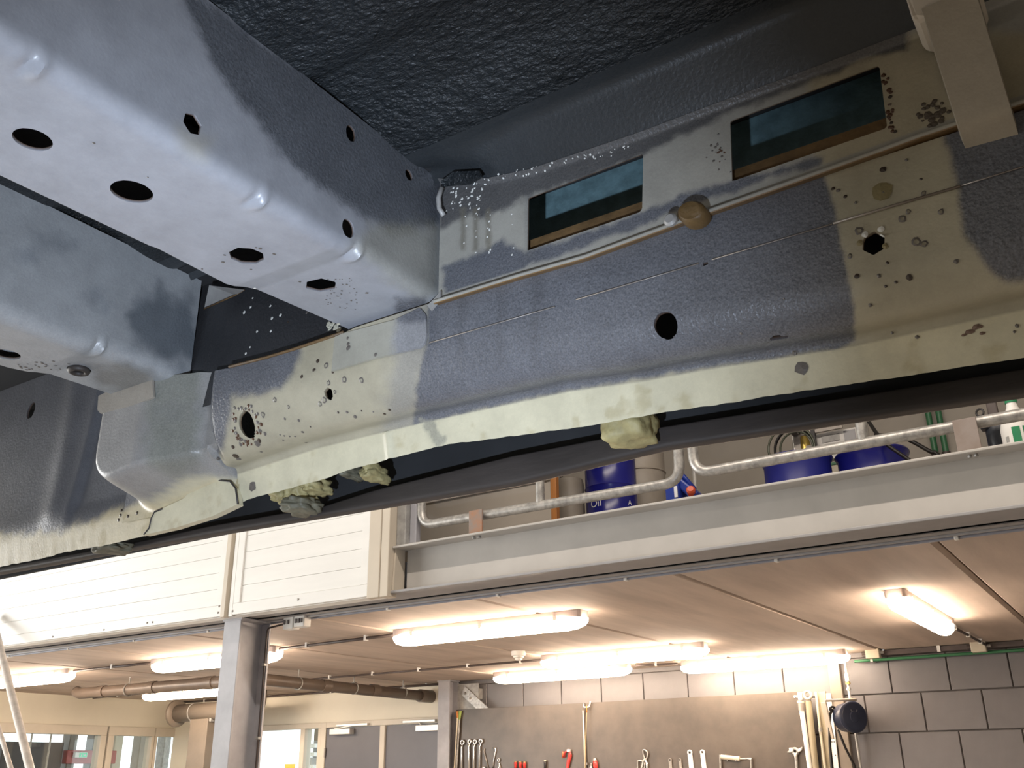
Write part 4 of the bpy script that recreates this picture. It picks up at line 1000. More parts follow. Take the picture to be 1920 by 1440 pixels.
# smoke detector
p = onZ(972, 1221, HC)
t = thing('smoke_detector', 'round white smoke detector on the planks between two lamps', 'detector', (p.x, p.y, HC), local=True)
obj('base', MB().lathe([(0.056, 0.0), (0.058, -0.02), (0.056, -0.034), (0.05, -0.037)], (0, 0, 0)), 'white_plastic', t, smooth=40)
obj('sensor_head', MB().lathe([(0.044, -0.036), (0.042, -0.048), (0.03, -0.056), (0.028, -0.066), (0.02, -0.072)], (0, 0, 0)), 'white_plastic', t, smooth=40)
for k in range(6):
    a = k * pi / 3; obj('vent_rib', MB().bar((0.043 * cos(a), 0.043 * sin(a), -0.036), (0.030 * cos(a), 0.030 * sin(a), -0.058), 0.006, 0.004), 'white_plastic', t)
obj('wire', MB().cyl((0.05, 0.02, -0.006), (0.36, 0.3, -0.006), 0.004, 6), 'white_plastic', t)

# brown drain pipe: along the lamps, then a corner, then towards the back wall
zp = 0.775
ppts = [(-9.18, 6.02, 0.80), (-9.12, 6.02, zp), (-6.62, 6.05, zp), (-6.62, 8.38, zp - 0.02)]
t = thing('drain_pipe', 'long brown drain pipe hung below the planks, bending towards the doors', 'pipe', (-7.8, 6.0, zp))
obj('pipe', MB().tube(bend(ppts, 0.10, 8), 0.052, 16), 'pipe_brown', t, smooth=True)
for q in ((-8.75, 6.02), (-8.0, 6.03), (-7.2, 6.04)): obj('socket', MB().cyl((q[0] - 0.05, q[1], zp), (q[0] + 0.05, q[1], zp), 0.058, 16), 'pipe_brown', t, smooth=40)
for y in (6.9, 7.6): obj('socket', MB().cyl((-6.62, y - 0.05, zp - 0.008), (-6.62, y + 0.05, zp - 0.008), 0.058, 16), 'pipe_brown', t, smooth=40)
obj('end_collar', MB().cyl((-6.62, 8.33, zp - 0.02), (-6.62, 8.53, zp - 0.02), 0.066, 18), 'pipe_brown', t, smooth=40)
for q in ((-8.35, 6.025), (-7.0, 6.045), (-6.62, 6.55), (-6.62, 7.3), (-6.62, 8.05)):
    h = obj('hanger_ring', MB().torus((q[0], q[1], zp - 0.006), (1, 0, 0) if q[0] < -6.7 else (0, 1, 0), 0.056, 0.006, 18, 6), 'galvanised_dull', t, smooth=True)
    obj('hanger_rod', MB().cyl((q[0], q[1], zp + 0.045), (q[0], q[1], HC), 0.006, 6), 'galvanised_dull', h)

# flanged vent pipe on its post in the corner
p0, p1 = onY(333, 1337, 7.9), onY(470, 1337, 7.9)
zv = 0.69
t = thing('vent_pipe', 'thick taupe vent pipe with a wide flange resting on a square post', 'pipe', (p0.x + 0.4, 7.9, FL))
obj('flange', MB().lathe([(0.155, 0), (0.155, 0.03), (0.13, 0.05)], (p0.x - 0.03, 7.9, zv), axis=(1, 0, 0), n=28), 'vent_taupe', t, smooth=40)
obj('pipe', MB().tube(bend([(p0.x, 7.9, zv), (p0.x + 1.35, 7.9, zv), (p0.x + 1.35, 7.9, 0.889)], 0.12), 0.10, 20), 'vent_taupe', t, smooth=True)
a, b = onY(363, 1390, 7.9).x, onY(396, 1390, 7.9).x
obj('post', MB().box(a, b, 7.82, 7.98, FL, zv - 0.08), 'vent_taupe', t, bevel=0.008)
obj('saddle', MB().box(a - 0.03, b + 0.03, 7.84, 7.96, zv - 0.115, zv - 0.08), 'galvanised_dull', t)
obj('drain_cock', MB().lathe([(0.022, 0), (0.026, -0.02), (0.016, -0.05)], (b + 0.10, 7.9, zv - 0.095), n=12), 'silver', t, smooth=40)
obj('strap', MB().torus((p0.x + 0.30, 7.9, zv), (1, 0, 0), 0.102, 0.008, 20, 6), 'galvanised_dull', t, smooth=True)

# notices behind the big window
p = onY(545, 1436, YB + 0.026)
obj('window_sticker', MB().box(p.x - 0.09, p.x + 0.07, YB + 0.022, YB + 0.029, p.z - 0.10, p.z + 0.02), 'yellow_sticker', label='small yellow sticker on the bright window by the doors', cat='sticker')
t = thing('wall_rack', 'white shelf unit seen behind the narrow sidelight next to the doors', 'shelf', (bx(590, 1400, 9.3), 9.3, FL))
xa, xb = bx(578, 1400, 9.25), bx(606, 1400, 9.25)
obj('back_board', MB().box(xa, xb, 9.34, 9.36, FL, 0.55), 'vent_taupe', t)
for z in (0.30, 0.20, 0.06, -0.2, -0.5): obj('shelf', MB().box(xa, xb, 9.1, 9.34, z, z + 0.045), 'white_plastic', t)
obj('carton', MB().box(xa + 0.05, xb - 0.06, 9.12, 9.3, 0.105, 0.19), 'tank_grey', t)

# leaning pale poles
def pole(label, a, b, r):
    d = (b - a).normalized(); a2 = a; b2 = a + d * ((FL - a.z) / d.z)
    t = thing('leaning_pole', label, 'pole', b2, 'pale poles leaning beside the windows')
    obj('shaft', MB().tube([a2, b2 - d * 0.02], r, 10), 'pale_pole', t, smooth=40)
    obj('end_cap', MB().tube([a2 - d * 0.012, a2 + d * 0.03], r * 1.12, 10), 'galvanised_dull', t, smooth=40)
pole('thicker pale pole leaning up past the lamp to the white boards', onY(-14, 1158, 3.86), onY(56, 1440, 3.3), 0.024)
pole('thinner pale pole leaning low in front of the dark board', onY(-40, 1240, 3.9), onY(20, 1440, 3.35), 0.014)

# ------------------------------------------------------------------ tool board and its tools
YT = 8.40
bd = thing('tool_board', 'large dark brown tool board mounted on the block wall', 'board', (-4.4, YT, -0.6))
def bp(px, py, y=YT - 0.012): return onY(px, py, y)
zt = 0.598
xa, xm, xb = -6.19, bp(1097, 1350).x, bp(1505, 1330).x
obj('panel', MB().box(xa, xm - 0.002, YT, YT + 0.02, -0.62, zt), 'tool_board', bd, bevel=0.002)
obj('panel', MB().box(xm + 0.002, xb, YT, YT + 0.02, -0.62, zt), 'tool_board', bd, bevel=0.002)
for x in (xa + 0.1, xm, xb - 0.1): obj('batten', MB().box(x - 0.04, x + 0.04, YT + 0.02, YB - 0.0005, -0.6, zt - 0.02), 'dull_steel', bd)
p = bp(1101, 1322); obj('board_hook', MB().tube(bend([(p.x - 0.04, YT, p.z + 0.012), (p.x - 0.03, YT - 0.03, p.z - 0.02), (p.x + 0.03, YT - 0.03, p.z - 0.02), (p.x + 0.035, YT - 0.01, p.z + 0.03)], 0.02), 0.006, 8), 'white_plastic', label='small white hook at the top joint of the tool board', cat='hook', smooth=True)
for q in ((1490, 1306), (1494, 1306)): obj('screw', MB().lathe([(0.010, 0), (0.010, 0.006)], bp(*q, YT), axis=(0, -1, 0), n=8), 'chrome', bd)

def flatring(mb, c, R, r, ry=None):
    mb.torus(c, (0, 1, 0), R, r, 18, 8); return mb
def ring_spanner(px, py, R, slant, label, grp='ring spanners on the tool board'):
    y = YT - 0.018
    c = onY(px, py, y); d = Vector((slant, 0, -1)).normalized()
    t = thing('ring_spanner', label, 'spanner', c + d * 0.34, grp)
    k = 5.3e-3
    obj('ring', flatring(MB(), c, R, 0.008), 'chrome', t, smooth=True)
    a = c + d * R + Vector((-0.006, 0, 0)); b = c + d * (R + 0.03) + Vector((-0.012, 0, 0)); e = c + d * 0.32 + Vector((-0.012, 0, 0))
    obj('shank', MB().tube([a, b, c + d * 0.12 + Vector((-0.012, 0, 0)), e], [0.010, 0.0085, 0.010, 0.010], 8, flat=((0, 1, 0), 0.7)), 'chrome', t, smooth=True)
    obj('ring', flatring(MB(), e + d * R, R * 0.92, 0.008), 'chrome', t, smooth=True)
    obj('nail', MB().cyl((c.x, YT + 0.004, c.z + R - 0.014), (c.x, YT - 0.035, c.z + R - 0.012), 0.004, 6), 'dull_steel', t)
ring_spanner(867, 1392, 0.020, 0.02, 'ring spanner with the largest ring, beside the leaning brush rods')
ring_spanner(880.5, 1390.5, 0.0175, 0.03, 'chrome ring spanner second from the leaning brush rods')
ring_spanner(890.7, 1391, 0.0185, -0.01, 'chrome ring spanner third from the leaning brush rods')
ring_spanner(901.5, 1390, 0.0185, -0.03, 'chrome ring spanner next to the hooked picks')

def tooltube(name, label, cat, segs, grp=None):
    """segs: list of (part, material, [(px,py)...], r, flat, ydepth)"""
    allp = [onY(px, py, YT - 0.012) for s in segs for px, py in s[2]]
    lo = min(allp, key=lambda v: v.z)
    t = thing(name, label, cat, lo, grp)
    for part, material, pts, r, fl, y in segs:
        obj(part, MB().tube([onY(px, py, YT - y) for px, py in pts], r, 8, flat=((0, 1, 0), fl) if fl else None), material, t, smooth=True)
    return t
tooltube('hooked_pick', 'thin steel pick with a bent tip, leaning left next to the ring spanners', 'pick', [('blade', 'dull_steel', [(909, 1404), (907.5, 1408), (911, 1423), (915.5, 1441)], 0.006, None, 0.008), ('handle', 'black_grip', [(915.5, 1440), (914.5, 1475)], 0.012, None, 0.013)], 'hooked picks')
tooltube('hooked_pick', 'thin steel pick with a curled tip, leaning right next to the small pliers', 'pick', [('blade', 'chrome', [(924.5, 1402), (929, 1403), (929.5, 1408), (926, 1425), (924, 1441)], [0.006, 0.009, 0.008, 0.006, 0.005], None, 0.008), ('handle', 'black_grip', [(924, 1440), (924.5, 1475)], 0.012, None, 0.013)], 'hooked picks')
c = onY(935, 1425, YT - 0.01)
t = thing('small_pliers', 'small steel pliers with an eyelet end hanging beside the hooked picks', 'pliers', (c.x, YT, c.z - 0.2))
obj('eyelet', MB().torus(c, (0, 1, 0), 0.013, 0.005, 14, 6), 'chrome', t, smooth=True)
obj('jaw', MB().tube([onY(935, 1428, YT - .01), onY(937, 1436, YT - .01), onY(933, 1450, YT - .01), onY(936, 1475, YT - .01)], [0.006, 0.009, 0.010, 0.006], 8), 'chrome', t, smooth=True)
obj('jaw', MB().tube([onY(937, 1436, YT - .01), onY(940, 1450, YT - .01), onY(939, 1475, YT - .01)], [0.009, 0.009, 0.006], 8), 'dull_steel', t, smooth=True)
c = onY(907.5, 1440, YT - 0.012)
t = thing('cup_tool', 'round chrome cup head just below the hooked picks', 'tool', (c.x, YT, c.z - 0.2))
obj('cup', MB().lathe([(0.016, 0), (0.016, 0.018), (0.010, 0.022)], (c.x, YT, c.z), axis=(0, -1, 0), n=16), 'chrome', t, smooth=40)
obj('handle', MB().cyl((c.x - 0.004, YT - 0.009, c.z - 0.01), (c.x - 0.012, YT - 0.009, c.z - 0.2), 0.008, 8), 'dull_steel', t, smooth=40)
for px, sh, lab in ((966.5, 1427, 'red-handled screwdriver nearest the small pliers'), (975.5, 1427.5, 'red-handled screwdriver in the middle of three'), (983.5, 1428, 'red-handled screwdriver nearest the black-handled tool')):
    tooltube('screwdriver', lab, 'screwdriver', [('butt', 'wood_handle', [(px, sh), (px, sh + 2.2)], 0.012, None, 0.016), ('handle', 'red_grip', [(px, sh + 2), (px, sh + 5), (px + 0.6, sh + 20)], [0.0135, 0.016, 0.010], None, 0.016), ('shaft', 'chrome', [(px + 0.6, sh + 19), (px + 1.5, sh + 50)], 0.0035, None, 0.014)], 'red screwdrivers in a row')
tooltube('punch', 'single black-handled tool with a pale butt, apart from the screwdrivers', 'punch', [('butt', 'tube_cream', [(1022, 1425.5), (1022, 1428)], 0.012, None, 0.016), ('handle', 'black_grip', [(1022, 1427.5), (1022, 1433), (1022.5, 1449)], [0.013, 0.013, 0.010], None, 0.016), ('shaft', 'dull_steel', [(1022.5, 1448), (1023, 1475)], 0.005, None, 0.016)])
# red pipe wrench
t = thing('pipe_wrench', 'bright red pipe wrench with hooked jaw beside the long thin rods', 'wrench', (onY(1062, 1480, YT).x, YT, onY(1062, 1480, YT).z))
obj('handle', MB().tube([onY(q[0], q[1], YT - 0.014) for q in ((1068.5, 1409.5), (1069, 1416), (1066, 1428), (1063, 1445), (1062, 1480))], [0.011, 0.020, 0.019, 0.016, 0.014], 10, flat=((0, 1, 0), 0.6)), 'red_grip', t, smooth=True)
obj('hook_jaw', MB().tube([onY(q[0], q[1], YT - 0.014) for q in ((1068, 1409), (1063, 1408.5), (1059, 1411), (1058.5, 1420))], [0.012, 0.009, 0.008, 0.008], 8, flat=((0, 1, 0), 0.7)), 'red_grip', t, smooth=True)
obj('jaw_tip', MB().tube([onY(1055.5, 1409, YT - 0.014), onY(1055, 1421, YT - 0.014)], 0.008, 8, flat=((0, 1, 0), 0.7)), 'red_cap', t, smooth=True)
obj('head_block', MB().box(onY(1065, 1406, YT).x, onY(1071, 1406, YT).x, YT - 0.026, YT + 0.002, onY(1068, 1410, YT).z, onY(1068, 1405, YT).z), 'silver', t, bevel=0.003)
# long thin rods on the board joint
tooltube('long_rod', 'long pale rod hanging on the joint of the tool board', 'rod', [('rod', 'tube_cream', [(1093, 1332), (1096, 1400), (1098.5, 1480)], [0.006, 0.008, 0.008], None, 0.016)])
tooltube('thin_rod', 'very thin orange-tipped rod hanging from the white hook', 'rod', [('rod', 'wood_handle', [(1100, 1334), (1098.5, 1380), (1097.5, 1478)], 0.0035, None, 0.034), ('tip', 'brush_orange', [(1100, 1323), (1100, 1336)], 0.006, None, 0.034)])
c = onY(1102, 1434, YT - 0.012)
t = thing('hook_wrench', 'grey hook wrench with a round jaw beside the red-handled knife', 'wrench', (c.x, YT, c.z - 0.2))
obj('jaw', MB().torus(c, (0, 1, 0), 0.040, 0.0085, 14, 8, -0.3, pi * 0.75), 'galvanised', t, smooth=True)
obj('handle', MB().tube([c + Vector((0.038, 0, -0.012)), c + Vector((0.036, 0, -0.2))], 0.0085, 8), 'galvanised', t, smooth=True)
obj('nail', MB().box(c.x - 0.012, c.x - 0.002, YT - 0.02, YT + 0.002, c.z - 0.004, c.z + 0.02), 'dull_steel', t)
tooltube('scraper', 'red-handled scraper with a pale top beside the hook wrench', 'scraper', [('ferrule', 'galvanised', [(1113, 1427), (1118, 1424.5)], 0.020, 0.6, 0.012), ('handle', 'red_grip', [(1115.5, 1427), (1116.5, 1436), (1118, 1450)], [0.022, 0.026, 0.016], 0.6, 0.016), ('blade', 'chrome', [(1118, 1449), (1119, 1480)], 0.012, 0.3, 0.01)])
# lever pliers with looped handles
t = thing('lever_pliers', 'pale lever pliers with open loop handles in the middle of the board', 'pliers', (onY(1208, 1480, YT).x, YT, onY(1208, 1480, YT).z))
def loop(pts, r, y): return MB().tube([onY(a, b, YT - y) for a, b in pts], r, 8, closed=True)
obj('loop_handle', loop([(1205.5, 1406.5), (1209, 1406), (1213, 1409), (1214.5, 1413), (1213.5, 1420), (1211, 1424), (1208.5, 1423), (1206, 1414)], 0.007, 0.014), 'galvanised', t, smooth=True)
obj('loop_handle', loop([(1195.5, 1427), (1200, 1426), (1205, 1427), (1208.5, 1431), (1209, 1437), (1206, 1450), (1200, 1456), (1196, 1448)], 0.0075, 0.014), 'galvanised', t, smooth=True)
obj('jaw', MB().tube([onY(q[0], q[1], YT - 0.014) for q in ((1210.5, 1423), (1207, 1426), (1203.5, 1440), (1205, 1470))], [0.012, 0.013, 0.011, 0.008], 8), 'galvanised', t, smooth=True)
obj('jaw', MB().tube([onY(q[0], q[1], YT - 0.014) for q in ((1210.5, 1425), (1213.5, 1434), (1214, 1470))], [0.012, 0.012, 0.009], 8), 'chrome', t, smooth=True)
# flat bars with a hole
def flatbar(px, py, wpx, slant, material, label, grp):
    y = YT - 0.002; c = onY(px, py, y); hw = wpx * 0.00265; L = 0.36
    t = thing('flat_spanner', label, 'spanner', c + Vector((slant * L, 0, -L)), grp)
    out = [(hw * cos(a), hw * sin(a)) for a in [pi * i / 10 for i in range(11)]]
    inn = [(hw * 0.45 * cos(a), hw * 0.45 * sin(a)) for a in [2 * pi * i / 20 for i in range(20)]]
    mb = MB(); d = Vector((0, -0.010, 0))
    # head as a ring, bar as a prism below
    ring_o = [c + Vector((hw * cos(a), 0, hw * sin(a))) for a in [2 * pi * i / 20 for i in range(20)]]
    ring_i = [c + Vector((x, 0, z)) for x, z in inn]
    vs = ring_o + ring_i + [v + d for v in ring_o] + [v + d for v in ring_i]; fs = []
    for i in range(20):
        j = (i + 1) % 20
        fs += [(i, j, 20 + j, 20 + i), (40 + i, 60 + i, 60 + j, 40 + j), (i, 40 + i, 40 + j, j), (20 + i, 20 + j, 60 + j, 60 + i)]
    mb.add(vs, fs); obj('eye', mb, material, t)
    k = -hw * 0.78
    q = [c + Vector((-hw * 0.9, 0, k + hw * .3)), c + Vector((-hw * .6, 0, k)), c + Vector((hw * .6, 0, k)), c + Vector((hw * 0.9, 0, k + hw * .3)), c + Vector((hw + slant * L, 0, -L)), c + Vector((-hw + slant * L, 0, -L))]
    obj('bar', MB().prism(q, d), material, t, bevel=0.002)
    obj('nail', MB().cyl((c.x, YT + 0.004, c.z + hw * 0.2), (c.x, YT - 0.03, c.z + hw * 0.25), 0.004, 6), 'black_grip', t)
flatbar(1257, 1425, 6, 0.02, 'dull_steel', 'small dark flat spanner next to the lever pliers', 'flat spanners')
flatbar(1275.5, 1425, 5.2, 0.03, 'dull_steel', 'small dark flat spanner next to the big pale spanners', 'flat spanners')
flatbar(1294, 1411, 9, 0.04, 'silver', 'big pale flat spanner with a dark hole, beside the small ones', 'flat spanners')
flatbar(1317.5, 1410.5, 8.4, 0.04, 'tube_white', 'big white flat spanner beside the puller frame', 'flat spanners')
# puller frame
t = thing('hub_puller', 'steel puller frame with a round spindle hanging on the board', 'puller', (onY(1375, 1500, YT).x, YT, onY(1375, 1500, YT).z))
a, b = onY(1352, 1419, YT - 0.02), onY(1387, 1423, YT - 0.02)
obj('spindle_body', MB().tube([a, b], 0.019, 14), 'tube_cream', t, smooth=40)
obj('spindle', MB().tube([b, onY(1402, 1422.5, YT - 0.02), onY(1409.5, 1423.5, YT - 0.02)], [0.007, 0.007, 0.012], 10), 'galvanised', t, smooth=40)
for q0, q1, r in (((1350.5, 1415), (1353, 1490), 0.010), ((1408, 1424), (1411, 1490), 0.008)): obj('leg', MB().tube([onY(q0[0], q0[1], YT - 0.02), onY(q1[0], q1[1], YT - 0.02)], r, 8), 'galvanised', t, smooth=40)
obj('cross_bar', MB().tube([onY(1353, 1489, YT - 0.02), onY(1411, 1489, YT - 0.02)], 0.010, 8), 'galvanised', t, smooth=40)
for q in (1363.5, 1380): obj('peg', MB().cyl(onY(q, 1426, YT + .004), onY(q, 1426, YT - 0.035), 0.006, 8), 'chrome', t)
# three-armed puller
t = thing('puller', 'pale two-armed puller with spread claws near the long tubes', 'puller', (onY(1491, 1500, YT).x, YT, onY(1491, 1500, YT).z))
obj('hub', MB().torus(onY(1491, 1409, YT - 0.016), (0, 1, 0), 0.022, 0.012, 16, 8), 'galvanised', t, smooth=True)
obj('claw', MB().tube([onY(q[0], q[1], YT - 0.016) for q in ((1476, 1410.5), (1482, 1409), (1487, 1410))], [0.004, 0.014, 0.013], 8), 'galvanised', t, smooth=True)
obj('claw', MB().box(onY(1481, 1404, YT).x, onY(1489, 1404, YT).x, YT - 0.03, YT - 0.004, onY(1484, 1410, YT).z, onY(1484, 1402, YT).z), 'silver', t, bevel=0.004)
obj('claw', MB().bar(onY(1494, 1409, YT - 0.016), onY(1504, 1404, YT - 0.016), 0.034, 0.02, u=(0.4, 0, 1)), 'silver', t, bevel=0.004)
obj('stem', MB().tube([onY(q[0], q[1], YT - 0.016) for q in ((1491, 1412), (1492.5, 1420), (1494, 1440), (1497, 1500))], [0.016, 0.013, 0.011, 0.011], 10), 'galvanised', t, smooth=True)
# brush rods leaning at the left end
t = thing('brush_rod', 'pale long rods with orange and green tips leaning beside the column', 'rod', (onY(846, 1500, YT).x, YT - 0.03, onY(846, 1500, YT - 0.03).z))
obj('rod', MB().tube([onY(858, 1342, YT - 0.03), onY(847, 1520, YT - 0.03)], 0.008, 8), 'tube_cream', t, smooth=40)
obj('rod', MB().tube([onY(862, 1342, YT - 0.022), onY(851, 1520, YT - 0.022)], 0.009, 8), 'galvanised', t, smooth=40)
obj('tip', MB().tube([onY(857, 1334, YT - 0.03), onY(858, 1346, YT - 0.03)], [0.014, 0.009], 8), 'brush_orange', t, smooth=40)
obj('tip', MB().tube([onY(863, 1333, YT - 0.022), onY(861.5, 1349, YT - 0.022)], [0.018, 0.010], 8), 'brush_green', t, smooth=40)
# long tubes at the right end
def ltube(name, label, pts, r, material, y, cap=None, capmat=None):
    lo = onY(pts[-1][0], pts[-1][1], y); t = thing(name, label, 'tube', lo)
    obj('tube', MB().tube([onY(a, b, y) for a, b in pts], r, 14), material, t, smooth=40)
    return t
YW = 8.372
t = ltube('white_tube', 'long white tube with a dark socket end, right of the puller', [(1503, 1330), (1518.5, 1440), (1529.5, 1520)], 0.020, 'tube_white', YW)
obj('socket', MB().tube([onY(1501.5, 1314, YW), onY(1503.3, 1332, YW)], 0.027, 14), 'dull_steel', t, smooth=40)
obj('collar', MB().tube([onY(1501, 1314, YW), onY(1501.3, 1318, YW)], 0.030, 14), 'tube_cream', t, smooth=40)
obj('valve', MB().box(onY(1497, 1305, YW).x, onY(1505, 1305, YW).x, YW - 0.02, YW + 0.02, onY(1500, 1313, YW).z, onY(1500, 1298, YW).z), 'silver', t, bevel=0.004)
t = ltube('olive_tube', 'long olive tube with an open ring on top, among the standing tubes', [(1515, 1314), (1529, 1440), (1539, 1520)], 0.028, 'tube_olive', YW + 0.02)
obj('ring_head', MB().torus(onY(1514, 1303.5, YW), (0, 1, 0), 0.030, 0.011, 20, 8), 'tube_cream', t, smooth=True)
t = ltube('cream_rod', 'thin cream rod with a small collar between the olive tube and grey strip', [(1529.5, 1297), (1538, 1370), (1547, 1440), (1556, 1520)], 0.011, 'tube_cream', YW + 0.04)
obj('collar', MB().tube([onY(1537.2, 1364, YW + 0.04), onY(1538.3, 1372, YW + 0.04)], 0.017, 10), 'galvanised', t, smooth=40)
# timber-like strip and white ruler behind the reel
t = thing('wall_strip', 'broad brown strip at the end of the tool board beside the white rule', 'strip', (onY(1548, 1500, 8.43).x, 8.43, -0.5))
obj('strip', MB().prism([onY(1532, 1298, 8.43), onY(1547, 1296, 8.43), onY(1560, 1500, 8.43), onY(1545, 1500, 8.43)], (0, 0.03, 0)), 'tube_olive', t)
t = thing('wall_rule', 'white measuring rule with small marks below the hose reel', 'rule', (onY(1567, 1500, 8.44).x, 8.44, -0.5))
obj('rule', MB().prism([onY(1548, 1300, 8.45), onY(1557, 1300, 8.45), onY(1579, 1500, 8.45), onY(1570, 1500, 8.45)], (0, 0.02, 0)), 'tube_white', t)
for q in ((1560, 1391), (1564, 1391), (1566.5, 1416)): obj('mark', MB().box(onY(*q, 8.449).x - 0.004, onY(*q, 8.449).x + 0.004, 8.447, 8.451, onY(*q, 8.449).z - 0.004, onY(*q, 8.449).z + 0.004), 'black_grip', t)
t = thing('wall_post', 'broad taupe post on the block wall behind the hose reel', 'post', (onY(1592, 1440, 8.49).x, 8.5, FL))
xa_, xb_ = onY(1577, 1440, 8.49).x, onY(1600, 1440, 8.49).x
obj('post', MB().box(xa_, xb_, 8.47, 8.54, FL, 0.84), 'vent_taupe', t, bevel=0.006)
obj('cap', MB().box(xa_ - 0.008, xb_ + 0.008, 8.465, 8.54, 0.84, 0.86), 'vent_taupe', t)
# air line with valve
t = thing('air_line', 'pale air line with brass fittings coming down to the hose reel', 'pipe', (onY(1590, 1310, 8.44).x, 8.44, 0.45))
q0 = onY(1584, 1240, 8.43); q1 = onY(1595, 1318, 8.43)
obj('pipe', MB().tube([q0, q1], 0.011, 10), 'silver', t, smooth=40)
obj('valve_body', MB().tube([q0 * 0.7 + q1 * 0.3, q0 * 0.52 + q1 * 0.48], 0.018, 10), 'tube_white', t, smooth=40)
obj('coupling', MB().tube([q0 * 0.5 + q1 * 0.5, q0 * 0.44 + q1 * 0.56], 0.021, 8), 'brass', t, smooth=40)
obj('coupling', MB().tube([q0 * 0.36 + q1 * 0.64, q0 * 0.30 + q1 * 0.70], 0.019, 8), 'galvanised', t, smooth=40)
# hose reel
c = onY(1592, 1345, 8.22)
t = thing('hose_reel', 'dark blue round hose reel on a metal bracket on the block wall', 'hose reel', (c.x, 8.3, c.z - 0.2))
ax = Vector((0.72, -0.69, 0)).normalized()
obj('drum', MB().lathe([(0.07, -0.075), (0.108, -0.065), (0.112, 0.05), (0.108, 0.062)], c, axis=ax, n=36), 'reel_navy', t, smooth=40)
fc = obj('front_cover', MB().lathe([(0.118, 0.05), (0.121, 0.066), (0.112, 0.078), (0.100, 0.081), (0.045, 0.084), (0.040, 0.089), (0.012, 0.091)], c, axis=ax, n=36), 'reel_navy', t, smooth=40)
obj('emblem', MB().torus(c + ax * 0.086 + Vector((0, 0, 0.055)), ax, 0.026, 0.003, 16, 6, 0, pi), 'screen_grey', fc)
s_ = ax.cross(Vector((0, 0, 1))).normalized()
pa = c - ax * 0.10; left = -s_ if s_.x > 0 else s_
obj('bracket', MB().bar(pa + left * 0.15 + Vector((0, 0, 0.12)), pa + left * 0.12 + Vector((0, 0, -0.16)), 0.012, 0.075, u=left), 'reel_metal', t, bevel=0.003)
obj('bracket', MB().tube(bend([pa + left * 0.16 + ax * 0.05 + Vector((0, 0, 0.13)), pa - left * 0.13 + ax * 0.05 + Vector((0, 0, 0.14)), pa - left * 0.14 - ax * 0.08 + Vector((0, 0, 0.14))], 0.05), 0.011, 8), 'reel_metal', t, smooth=True)
obj('wall_mount', MB().box(c.x - 0.05, c.x + 0.04, 8.40, 8.54, c.z - 0.08, c.z + 0.07), 'reel_metal', t, bevel=0.006)
obj('axle', MB().cyl(c, (c.x, 8.45, c.z), 0.03, 12), 'reel_metal', t)
hp = onY(1561, 1330, 8.2)
obj('hose_guide', MB().torus(hp, ax, 0.020, 0.010, 14, 8), 'black_grip', t, smooth=True)
obj('hose', MB().tube([hp, onY(1557, 1338, 8.19), onY(1555, 1360, 8.2), onY(1556, 1400, 8.2), onY(1561, 1450, 8.2), onY(1566, 1520, 8.2)], 0.011, 10), 'hose_black', t, smooth=True)
obj('supply_hose', MB().tube([onY(1571, 1368, 8.3), onY(1585, 1402, 8.36), onY(1602, 1435, 8.44), onY(1608, 1480, 8.48)], 0.010, 10), 'hose_black', t, smooth=True)
obj('side_pipe', MB().tube([onY(1604, 1374, 8.47), onY(1614, 1440, 8.47), onY(1622, 1500, 8.47)], 0.010, 8), 'galvanised_dull', t, smooth=40)

# ------------------------------------------------------------------ on the platform
YR = 4.00
def railing(label, pts, ups, plate, platemat, pr):
    t = thing('railing', label, 'railing', (pts[1][0], YR, MZ), 'tube railings on the platform edge')
    r = 0.0245
    obj('frame_tube', MB().tube(bend([(x, YR, z) for x, z in [((pts[0][0] + pts[-1][0]) / 2, 2.2)] + pts + [((pts[0][0] + pts[-1][0]) / 2, 2.2)]], 0.085, 8), r, 16), 'galvanised', t, smooth=True)
    for x, z in ups: obj('upright', MB().cyl((x, YR, z), (x, YR, 2.2), r * 0.93, 16), 'galvanised', t, smooth=40)
    for x0, x1, z1 in plate: obj('bracket_plate', MB().box(x0, x1, YR - 0.036, YR - 0.024, MZ - 0.004, z1), platemat, t, bevel=0.002)
q = [onY(*p, YR) for p in ((787, 985), (1272, 901), (787, 930), (1278, 850))]
za = 1.243
u = onY(1013, 935, YR)
railing('galvanised tube railing with a rusty plate, ending at the gate hinge', [(-3.195, 2.2), (-3.195, za), (-1.675, 1.232), (-1.655, 2.2)], [(u.x, za)], [(onY(880, 975, YR - .03).x, onY(905, 975, YR - .03).x, onY(890, 957, YR - .03).z)], 'rust', 0)
u2 = onY(1620, 835, YR)
railing('galvanised tube railing with a plain grey plate in front of the drums', [(-1.605, 2.2), (-1.60, 1.257), (1.4, 1.262), (1.41, 2.2)], [(u2.x, 1.257)], [(onY(1790, 815, YR - .03).x, onY(1836, 815, YR - .03).x, onY(1815, 784, YR - .03).z)], 'rust_grey', 0)
t = thing('gate_post', 'flat galvanised post with a hinge at the end of the white boards', 'post', (-3.28, 4.02, MZ))
obj('post', MB().box(-3.33, -3.268, 3.955, 4.03, MZ - 0.002, 2.2), 'galvanised_dull', t, bevel=0.004)
obj('post_side', MB().box(-3.266, -3.222, 3.99, 4.03, MZ - 0.002, 2.2), 'steel_column', t, bevel=0.003)
h = onY(763, 955, 3.985)
obj('hinge_plate', MB().box(h.x - 0.012, h.x + 0.004, 3.975, 3.992, h.z - 0.035, h.z + 0.035), 'galvanised', t)
obj('hinge_pin', MB().tube(bend([(h.x + 0.008, 3.98, h.z - 0.04), (h.x + 0.008, 3.98, h.z + 0.07), (-3.20, 3.99, h.z + 0.085)], 0.02), 0.009, 8), 'galvanised', t, smooth=True)

